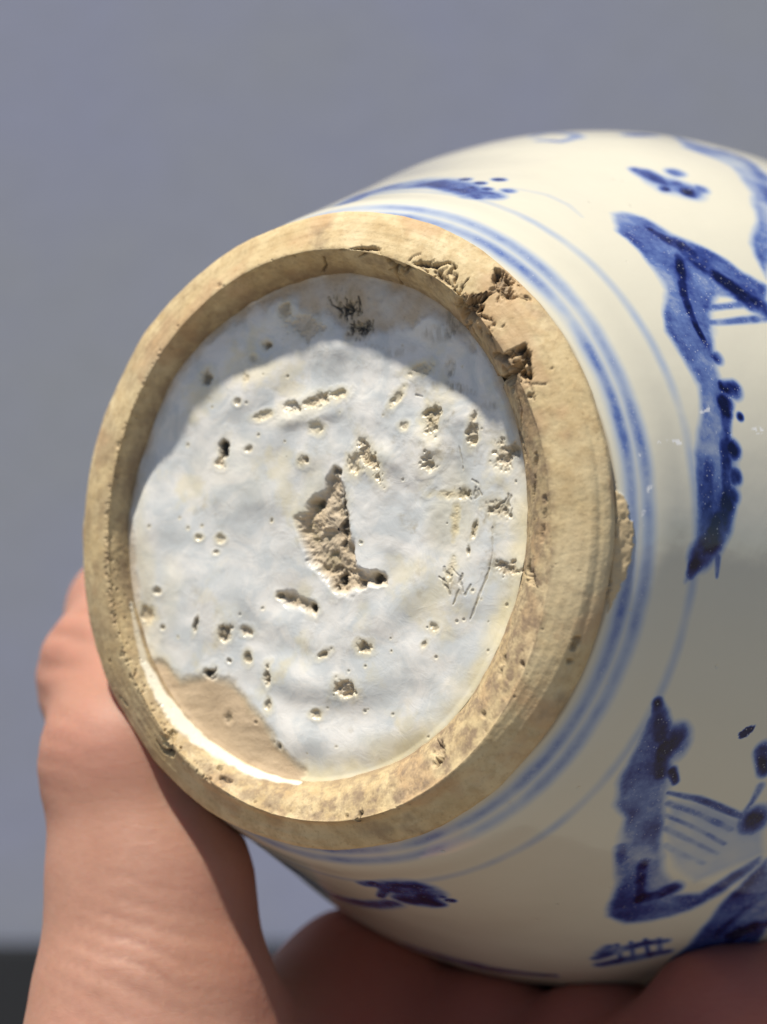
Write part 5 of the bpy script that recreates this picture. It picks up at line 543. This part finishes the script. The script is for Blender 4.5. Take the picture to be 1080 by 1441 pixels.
def grid_normals(P):
    du = np.roll(P, -1, 0) - np.roll(P, 1, 0)
    dv = np.gradient(P, axis=1)
    n = np.cross(du, dv)
    return n / np.linalg.norm(n, axis=-1, keepdims=True)

def build_ring():
    nt = 2200
    n_per = [4, 16, 16, 10, 16, 14, 12, 8, 8, 7, 5]
    th = np.linspace(0, 2 * np.pi, nt, endpoint=False)
    R, Z = ring_grid(th, n_per)
    ns = R.shape[1]
    P3 = np.stack([R * np.cos(th)[:, None], R * np.sin(th)[:, None], Z], -1) * MM
    Nm = grid_normals(P3)
    if Nm[0, ns // 2, 2] < 0: Nm = -Nm
    P = P3.reshape(-1, 3); Nm = Nm.reshape(-1, 3)
    r = np.hypot(P[:, 0], P[:, 1]) / MM
    TH = np.repeat(th, ns)
    b = har(TH, H2); a = har(TH, H1)
    bevel = smooth(0.02, -0.01, r - b)   # inner wall and bevel
    outer = smooth(0.955, 0.99, r)
    wob = fbm(P, 1.5, 4, 3)
    h = 0.20 * fbm(P, 11, 2, 2) + 0.09 * fbm(P, 4.5, 3, 4) + 0.028 * fbm(P, 2.0, 4, 6) + 0.012 * noise(P, 0.5, 12)
    h += bevel * (0.06 * fbm(P, 1.3, 4, 15, 0.65))
    # turning grooves round the flat of the foot
    g = np.sin(r * MM * 2 * np.pi / 1.15 + 0.5 * noise(P, 9, 19)) * 0.5 + np.sin(r * MM * 2 * np.pi / 0.55) * 0.25
    h += 0.050 * g * smooth(0.0, 0.02, r - b) * (0.6 + 0.5 * noise(P, 12, 23))
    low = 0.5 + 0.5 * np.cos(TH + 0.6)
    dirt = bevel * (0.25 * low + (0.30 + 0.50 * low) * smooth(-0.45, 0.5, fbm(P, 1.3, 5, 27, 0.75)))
    dirt = np.maximum(dirt, 0.5 * smooth(0.35, 0.8, fbm(P, 5.0, 5, 29)))
    dirt = np.maximum(dirt, 0.42 * smooth(0.1, 0.9, -np.cos(TH)) * smooth(-0.6, 0.4, fbm(P, 3.5, 5, 35, 0.65)))
    dirt = np.maximum(dirt, (1 - smooth(0.0, 0.03, r - a)) * 0.8)
    dark = np.zeros(len(P)); warm = np.zeros(len(P)); gl = np.zeros(len(P))
    warm = np.maximum(warm, 0.45 * smooth(0.2, 0.7, fbm(P, 6, 4, 33)))
    warm = np.maximum(warm, 0.85 * smooth(0.105, 0.118, -P[:, 2] / MM) * outer * smooth(-0.3, 0.4, noise(P, 8, 39)))
    # a smear of glaze run on the lower left of the inner wall
    for L, w, f in RING_GLAZE:
        q = poly_dist(P, L, w) + 0.25 * wob
        gl = np.maximum(gl, f * (1 - smooth(0.5, 1.1, q)))
    h *= 1 - 0.6 * gl
    nf = fbm(P, 1.1, 5, 41, 0.7)
    for L, w, dep, rough, fd, fk in RING_CRACKS:
        L = np.array(L)
        lo, hi = L.min(0) - max(w) * 3 - 0.6, L.max(0) + max(w) * 3 + 0.6
        sel = np.nonzero(((P > lo) & (P < hi)).all(1))[0]
        q = poly_dist(P[sel], L, np.array(w)) + 0.75 * nf[sel] + 0.25 * wob[sel]
        m = 1 - smooth(0.35, 1.1, q)
        crumb = np.abs(noise(P[sel] @ np.array([[.8, .6, 0], [-.48, .64, .6], [.36, -.48, .8]]), 0.55, 57))
        h[sel] += -dep * m + rough * m * (0.8 * nf[sel] - 0.7 * crumb)
        dirt[sel] = np.maximum(dirt[sel], fd * (1 - smooth(0.4, 1.3, q)))
        dark[sel] = np.maximum(dark[sel], fk * (1 - smooth(0.2, 0.8, q)) * smooth(0.1, 0.75, 0.5 - 0.6 * nf[sel] + 0.5 * crumb))
    rng = np.random.default_rng(11)
    idx = np.arange(len(P)).reshape(nt, ns)
    Rn, Zn = R, Z
    def spot(t0, r0):                                                      # grid place at an angle and radius
        k = int(t0 / (2 * np.pi) * nt) % nt
        j = 4 + int(np.abs(Rn[k, 4:60] - r0).argmin())
        return k, j
    pits = []
    for _ in range(620):                                                   # pits of the worn bevel
        t0 = rng.uniform(0, 2 * np.pi) if rng.random() < 0.6 else rng.normal(math.radians(-70), 0.45); u = rng.uniform(0.1, 1.1)
        rr = har(t0, H1) + (har(t0, H2) - har(t0, H1)) * u
        pits.append((*spot(t0, rr), rng.uniform(0.06, 0.22), 0.8))
    for _ in range(300):                                                   # chatter row on the left crest
        t0 = rng.normal(math.radians(192), math.radians(30))
        pits.append((*spot(t0, har(t0, H2) + rng.normal(0.004, 0.007)), rng.uniform(0.10, 0.30), 0.9))
    for _ in range(90):
        t0 = rng.uniform(0, 2 * np.pi)
        pits.append((*spot(t0, rng.uniform(0.87, 0.985)), rng.uniform(0.05, 0.14), 0.5))
    for k, j, pr, f in pits:
        kk = (np.arange(-12, 13) + k) % nt
        sel = idx[kk][:, max(4, j - 25):j + 26].ravel()
        q = np.linalg.norm(P[sel] - P[idx[k, j]], axis=1) / pr + 0.5 * nf[sel]
        m = 1 - smooth(0.3, 1.15, q)
        h[sel] -= pr * 0.7 * f * m
        dirt[sel] = np.maximum(dirt[sel], 0.75 * f * m)
    Vv = (P + Nm * h[:, None]) / 1000
    o = mesh_obj('foot_ring', Vv, grid_faces(nt, ns, True), mat_biscuit(), jar)
    add_attr(o, 'mask', np.stack([np.clip(dirt, 0, 1), np.clip(dark, 0, 1), np.clip(warm, 0, 1), gl], 1))
    return o

def build_body():
    t1 = np.linspace(math.radians(-118), math.radians(122), 1120)
    t2 = np.linspace(math.radians(122), math.radians(242), 62)[1:-1]
    th = np.concatenate([t1, t2])
    z = np.concatenate([np.linspace(0.105, 0.6, 170), np.linspace(0.6, 2.2, 250)[1:], np.linspace(2.2, 3.1, 90)[1:], np.linspace(3.1, 5.7, 40)[1:]])
    Rz = body_r(z)
    nt, nz = len(th), len(z)
    P3 = np.stack([Rz[None, :] * np.cos(th)[:, None], Rz[None, :] * np.sin(th)[:, None], np.broadcast_to(-z, (nt, nz))], -1) * MM
    P = P3.reshape(-1, 3)
    TH = np.repeat(th, nz); ZZ = np.tile(z, nt)
    pig = np.zeros(len(P)); glint = np.zeros(len(P)); iron = np.zeros(len(P))
    wobm = 0.55 * fbm(P, 5.0, 4, 5)                                        # hand-drawn edge, mm
    wet = fbm(P, 7.0, 4, 13)                                               # pooling of the pigment
    for z0, w, a, drift in BODY_RINGS:                                     # painted lines round the foot
        d = (ZZ - z0 - drift * np.sin(TH + 0.7)) * MM + 0.10 * wobm
        m = np.exp(-(d / w) ** 2) * a * (0.85 + 0.45 * wet)
        pig = np.maximum(pig, m)
    for pg, a, soft in BODY_WASH:
        L = np.array([[body_r(np.array([zz]))[0] * math.cos(t) * MM, body_r(np.array([zz]))[0] * math.sin(t) * MM, -zz * MM] for t, zz in pg])
        lo, hi = L.min(0) - 4, L.max(0) + 4
        sel = np.nonzero(((P > lo) & (P < hi)).all(1))[0]
        d = poly_dist(P[sel], np.vstack([L, L[:1]]))
        ins = in_poly(TH[sel], ZZ[sel], pg)
        sd = np.where(ins, -d, d) + 0.75 * wobm[sel]
        m = 1 - smooth(-soft * 1.4, soft, sd)
        rim = np.exp(-((sd + 0.8) / 0.7) ** 2) * 0.03
        pig[sel] = np.maximum(pig[sel], m * np.clip(a * (0.95 + 0.60 * wet[sel]) + rim, 0.12, 1))
    for L, w, a in BODY_STROKES:
        L = np.array(L); w = np.array(w)
        lo, hi = L.min(0) - w.max() * 2.5 - 1, L.max(0) + w.max() * 2.5 + 1
        sel = np.nonzero(((P > lo) & (P < hi)).all(1))[0]
        q = poly_dist(P[sel], L, w) + 0.22 * wobm[sel]
        m = (1 - smooth(0.22, 1.5, q)) * a * (1 + 0.35 * fbm(P[sel], 2.2, 3, 17))
        pig[sel] = np.maximum(pig[sel], m) + 0.12 * np.minimum(pig[sel], m)
    for L, w, a in BODY_GLINTS:  # broken glints of the glaze, put into the colour as bright flecks
        L = np.array(L); w = np.array(w)
        lo, hi = L.min(0) - w.max() * 3, L.max(0) + w.max() * 3
        sel = np.nonzero(((P > lo) & (P < hi)).all(1))[0]
        q = poly_dist(P[sel], L, w)
        nn = fbm(P[sel], 0.9, 3, 71, 0.7)
        glint[sel] = np.maximum(glint[sel], a * (1 - smooth(0.5, 1.2, q)) * smooth(0.15, 0.35, nn))
    # bare clay where the glaze stops short of the foot, and the flaked chip
    stop = 0.116 + 0.004 * noise(P, 9, 7) + 0.003 * wobm
    iron = np.maximum(iron, 0.75 * (1 - smooth(0.0, 0.008, ZZ - stop)))
    h = 0.10 * fbm(P, 16, 3, 3) * smooth(0.12, 0.3, ZZ)
    pg = np.array(BODY_CHIP)
    L = np.array([[body_r(np.array([zz]))[0] * math.cos(t) * MM, body_r(np.array([zz]))[0] * math.sin(t) * MM, -zz * MM] for t, zz in pg])
    sel = np.nonzero(((P > L.min(0) - 4) & (P < L.max(0) + 4)).all(1))[0]
    d = poly_dist(P[sel], np.vstack([L, L[:1]]))
    nn = fbm(P[sel], 1.6, 4, 81, 0.6)
    sd = np.where(in_poly(TH[sel], ZZ[sel], pg), -d, d) + 0.55 * nn
    m = 1 - smooth(-0.16, 0.08, sd)
    chip = np.zeros(len(P)); chip[sel] = m
    h[sel] += 0.30 * m + 0.22 * m * nn
    pig *= 1 - chip
    dirtc = np.zeros(len(P)); dirtc[sel] = m
    for L, w, a in BODY_IRON:
        L = np.array(L); w = np.array(w)
        sel = np.nonzero(((P > L.min(0) - 2) & (P < L.max(0) + 2)).all(1))[0]
        q = poly_dist(P[sel], L, w)
        nn = fbm(P[sel], 0.7, 3, 72, 0.7)
        pig[sel] = np.maximum(pig[sel], a * (1 - smooth(0.6, 1.1, q + 0.6 * nn)))
    iron = np.maximum(iron, chip * 0.97)
    Nm = grid_normals(P3)
    Nm[0] = Nm[1]; Nm[-1] = Nm[-2]
    Nm = Nm.reshape(-1, 3)
    flip = (Nm[:, 0] * P[:, 0] + Nm[:, 1] * P[:, 1]) < 0
    Nm[flip] *= -1
    V = (P + Nm * h[:, None]) / 1000
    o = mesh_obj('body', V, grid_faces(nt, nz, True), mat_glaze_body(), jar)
    add_attr(o, 'paint', np.stack([np.clip(pig, 0, 1), glint, iron, chip], 1))
    return o

build_base()
build_ring()
build_body()

# ------------------------------------------------------------------ the hand: one continuous skin grown from tapered limbs
def cone_sdf(G, a, b, ra, rb):
    ab = b - a
    t = np.clip(((G - a) @ ab) / (ab @ ab), 0, 1)
    return np.linalg.norm(G - a - t[..., None] * ab, axis=-1) - (ra + (rb - ra) * t)

def smin(a, b, k):
    h = np.clip(0.5 + 0.5 * (b - a) / k, 0, 1)
    return b + (a - b) * h - k * h * (1 - h)

def surface_nets(D, lo, step):
    nx, ny, nz = D.shape
    s = D < 0
    c = [s[i:nx - 1 + i, j:ny - 1 + j, k:nz - 1 + k] for i in (0, 1) for j in (0, 1) for k in (0, 1)]
    tot = sum(x.astype(np.int8) for x in c)
    act = (tot > 0) & (tot < 8)
    idx = -np.ones(act.shape, np.int64)
    I = np.argwhere(act)
    idx[act] = np.arange(len(I))
    acc = np.zeros((len(I), 3)); cnt = np.zeros(len(I))
    cor = [(i, j, k) for i in (0, 1) for j in (0, 1) for k in (0, 1)]
    val = {q: D[I[:, 0] + q[0], I[:, 1] + q[1], I[:, 2] + q[2]] for q in cor}
    for q in cor:
        for ax in range(3):
            if q[ax]: continue
            p = list(q); p[ax] = 1; p = tuple(p)
            a, b = val[q], val[p]
            m = (a < 0) != (b < 0)
            t = np.where(m, a / np.where(m, a - b, 1), 0)
            pt = np.tile(np.array(q, float), (len(I), 1)); pt[:, ax] += t
            acc[m] += pt[m]; cnt[m] += 1
    V = lo + (I + acc / cnt[:, None]) * step
    F = []
    for ax in range(3):
        o1, o2 = (ax + 1) % 3, (ax + 2) % 3
        sl0 = [slice(1, -1)] * 3; sl1 = [slice(1, -1)] * 3
        sl0[ax] = slice(0, -1); sl1[ax] = slice(1, None)
        A, B = s[tuple(sl0)], s[tuple(sl1)]
        for sign in (0, 1):
            E = np.argwhere((A & ~B) if sign == 0 else (~A & B))
            off = np.ones(3, int); off[ax] = 0
            E = E + off
            def cell(d1, d2):
                Q = E.copy(); Q[:, o1] -= d1; Q[:, o2] -= d2
                return idx[Q[:, 0], Q[:, 1], Q[:, 2]]
            q = np.stack([cell(1, 1), cell(0, 1), cell(0, 0), cell(1, 0)], 1)
            F.append(q if sign == 0 else q[:, ::-1])
    F = np.vstack(F)
    return V, F[(F >= 0).all(1)]

def build_hand():
    # points in mm, camera axes of the photograph moved to the world: x right, y away, z up, origin at the jar's foot
    o = np.array(ORG) * 1000
    n, ex, ey = np.array(N), np.array(EX), np.array(EY)
    def under(zr, deg, off):                       # a point off mm outside the jar's wall, deg from straight below
        f = math.radians(deg)
        r = body_r(np.array([zr]))[0] * MM + off
        return o - n * zr * MM + r * (math.sin(f) * ex - math.cos(f) * ey)
    def at(px, py, d):
        return np.array([(px - 540) / 2743.7 * d, d, -(py - 720.5) / 2743.7 * d + CAM_Z * 1000])
    limbs = []
    def chain(pts, group):
        for (a, ra), (b, rb) in zip(pts[:-1], pts[1:]): limbs.append((np.array(a), np.array(b), ra, rb, group))
    T = HAND
    wrist = np.array(T['wrist']) + [0, 0, CAM_Z * 1000]
    elbow = np.array(T['elbow']) + [0, 0, CAM_Z * 1000]
    chain([(elbow, 36), (wrist, 25)], 'palm')
    chain([(wrist + [-14, 0, 0], 21), (elbow + [-6, 0, 0], 30)], 'palm')
    th = [(np.array(p) + [0, 0, CAM_Z * 1000], r) for p, r in T['thumb']]
    chain([(wrist, 22)] + th, 'thumb')
    fingers = []
    for k, (d0, d1, d2, d3, r0, zs) in enumerate(T['fingers']):
        mcp = under(zs[0], d0, r0 * 0.96)
        pts = [(mcp, r0), (under(zs[1], d1, r0 * 0.80), r0 * 0.82), (under(zs[2], d2, r0 * 0.74), r0 * 0.74), (under(zs[3], d3, r0 * 0.62), r0 * 0.60)]
        fingers.append(pts)
        chain([(wrist + np.array([-8, 8, 8]) + np.array([6, 0, 0]) * k, 19), (mcp + (wrist - mcp) * 0.14, r0 + 0.4), (mcp, r0)], 'palm')
        chain(pts, 'f%d' % k)
    chain([(th[0][0], 19), (fingers[0][0][0], 10)], 'palm')
    P = np.array([l[0] for l in limbs] + [l[1] for l in limbs])
    lo, hi = P.min(0) - 42, P.max(0) + 42
    lo[2] = max(lo[2], CAM_Z * 1000 - 330)
    step = 1.15
    ax = [np.arange(lo[k], hi[k], step) for k in range(3)]
    shape = tuple(len(a) for a in ax)
    Dg = {}
    for a, b, ra, rb, g in limbs:
        D = Dg.setdefault(g, np.full(shape, 60.0, np.float32))
        mn = np.minimum(a, b) - max(ra, rb) - 14; mx = np.maximum(a, b) + max(ra, rb) + 14
        i0 = [max(0, int((mn[k] - lo[k]) / step)) for k in range(3)]
        i1 = [min(shape[k], int((mx[k] - lo[k]) / step) + 2) for k in range(3)]
        if min(i1[k] - i0[k] for k in range(3)) <= 0: continue
        sl = tuple(slice(i0[k], i1[k]) for k in range(3))
        G = np.stack(np.meshgrid(ax[0][sl[0]], ax[1][sl[1]], ax[2][sl[2]], indexing='ij'), -1)
        d = cone_sdf(G, a, b, ra, rb)
        D[sl] = smin(D[sl], d, 9.0 if g == 'palm' else 4.0)
    tot = Dg['palm']
    tot = smin(tot, Dg['thumb'], 12.0)
    for k in range(4): tot = smin(tot, Dg['f%d' % k], 3.0)
    V, F = surface_nets(tot, lo, step)
    # relax the grid, then press the flesh off the jar where it touches
    e = np.vstack([F[:, [0, 1]], F[:, [1, 2]], F[:, [2, 3]], F[:, [3, 0]]])
    deg = np.bincount(e.ravel(), minlength=len(V))[:, None]
    for it in range(6):
        s = np.zeros_like(V)
        for k in range(3):
            s[:, k] = np.bincount(e[:, 0], V[e[:, 1], k], len(V)) + np.bincount(e[:, 1], V[e[:, 0], k], len(V))
        V = V + (s / deg - V) * (0.6 if it % 2 == 0 else -0.45 if it > 2 else 0.5)
    def jar_gap(V):
        rel = V - o
        dep = -(rel @ n) / MM
        rad = np.hypot(rel @ ex, rel @ ey)
        g = rad - body_r(np.clip(dep, 0.13, 5.6)) * MM
        g[(dep < 0.0) | (dep > 5.7)] = 9
        rel_ax = rel + np.outer(dep * MM, n)
        return g, rel_ax / np.maximum(rad, 1e-6)[:, None]
    g, dirn = jar_gap(V)
    push = np.where(g < 0.05, 0.05 - g, 0)
    push[push > 14] = 0
    V = V + dirn * push[:, None]
    # creases across the root of the thumb
    fn = np.cross(V[F[:, 2]] - V[F[:, 0]], V[F[:, 3]] - V[F[:, 1]])
    vn = np.zeros_like(V)
    for k in range(3):
        for c in range(4): vn[:, k] += np.bincount(F[:, c], fn[:, k], len(V))
    vn /= np.maximum(np.linalg.norm(vn, axis=1, keepdims=True), 1e-9)
    if ((V - V.mean(0)) * vn).sum(1).mean() < 0:
        vn = -vn; F = F[:, ::-1]
    cre = np.zeros(len(V)); hh = np.zeros(len(V))
    for (c, ax_, r, wl, amp) in T['creases']:
        c = np.array(c) + [0, 0, CAM_Z * 1000]
        d = np.linalg.norm(V - c, axis=1)
        m = np.exp(-(d / r) ** 2)
        ph = (V - c) @ np.array(ax_) / wl * 2 * np.pi + 2.2 * noise(V, 7, 3)
        s = np.sin(ph)
        k = noise(V, 3.2, 5)
        hh += amp * m * (np.where(s > 0, s * 0.5, -np.abs(s) ** 1.5) + 0.4 * k)
        cre = np.maximum(cre, m * smooth(0.1, 0.9, -s))
    hh += 0.20 * fbm(V, 12, 2, 8)
    V = V + vn * hh[:, None]
    g, dirn = jar_gap(V)
    V = V + dirn * np.where((g < 0.03) & (g > -3), 0.03 - g, 0)[:, None]
    base = np.array(ORG) * 1000 * 0 + np.array(T['wrist']) + [0, 0, CAM_Z * 1000]
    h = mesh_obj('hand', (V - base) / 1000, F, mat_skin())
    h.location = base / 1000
    add_attr(h, 'skin', np.stack([cre, smooth(-24, -6, V[:, 0] + 0.25 * (V[:, 2] - CAM_Z * 1000 + 60)), cre * 0, cre * 0], 1))  # second channel: palm redness and painted shade of the fingers below the jar
    tag(h, 'bare left hand cupping the jar from below, thumb up along its left side', 'hand')
    return h

build_hand()
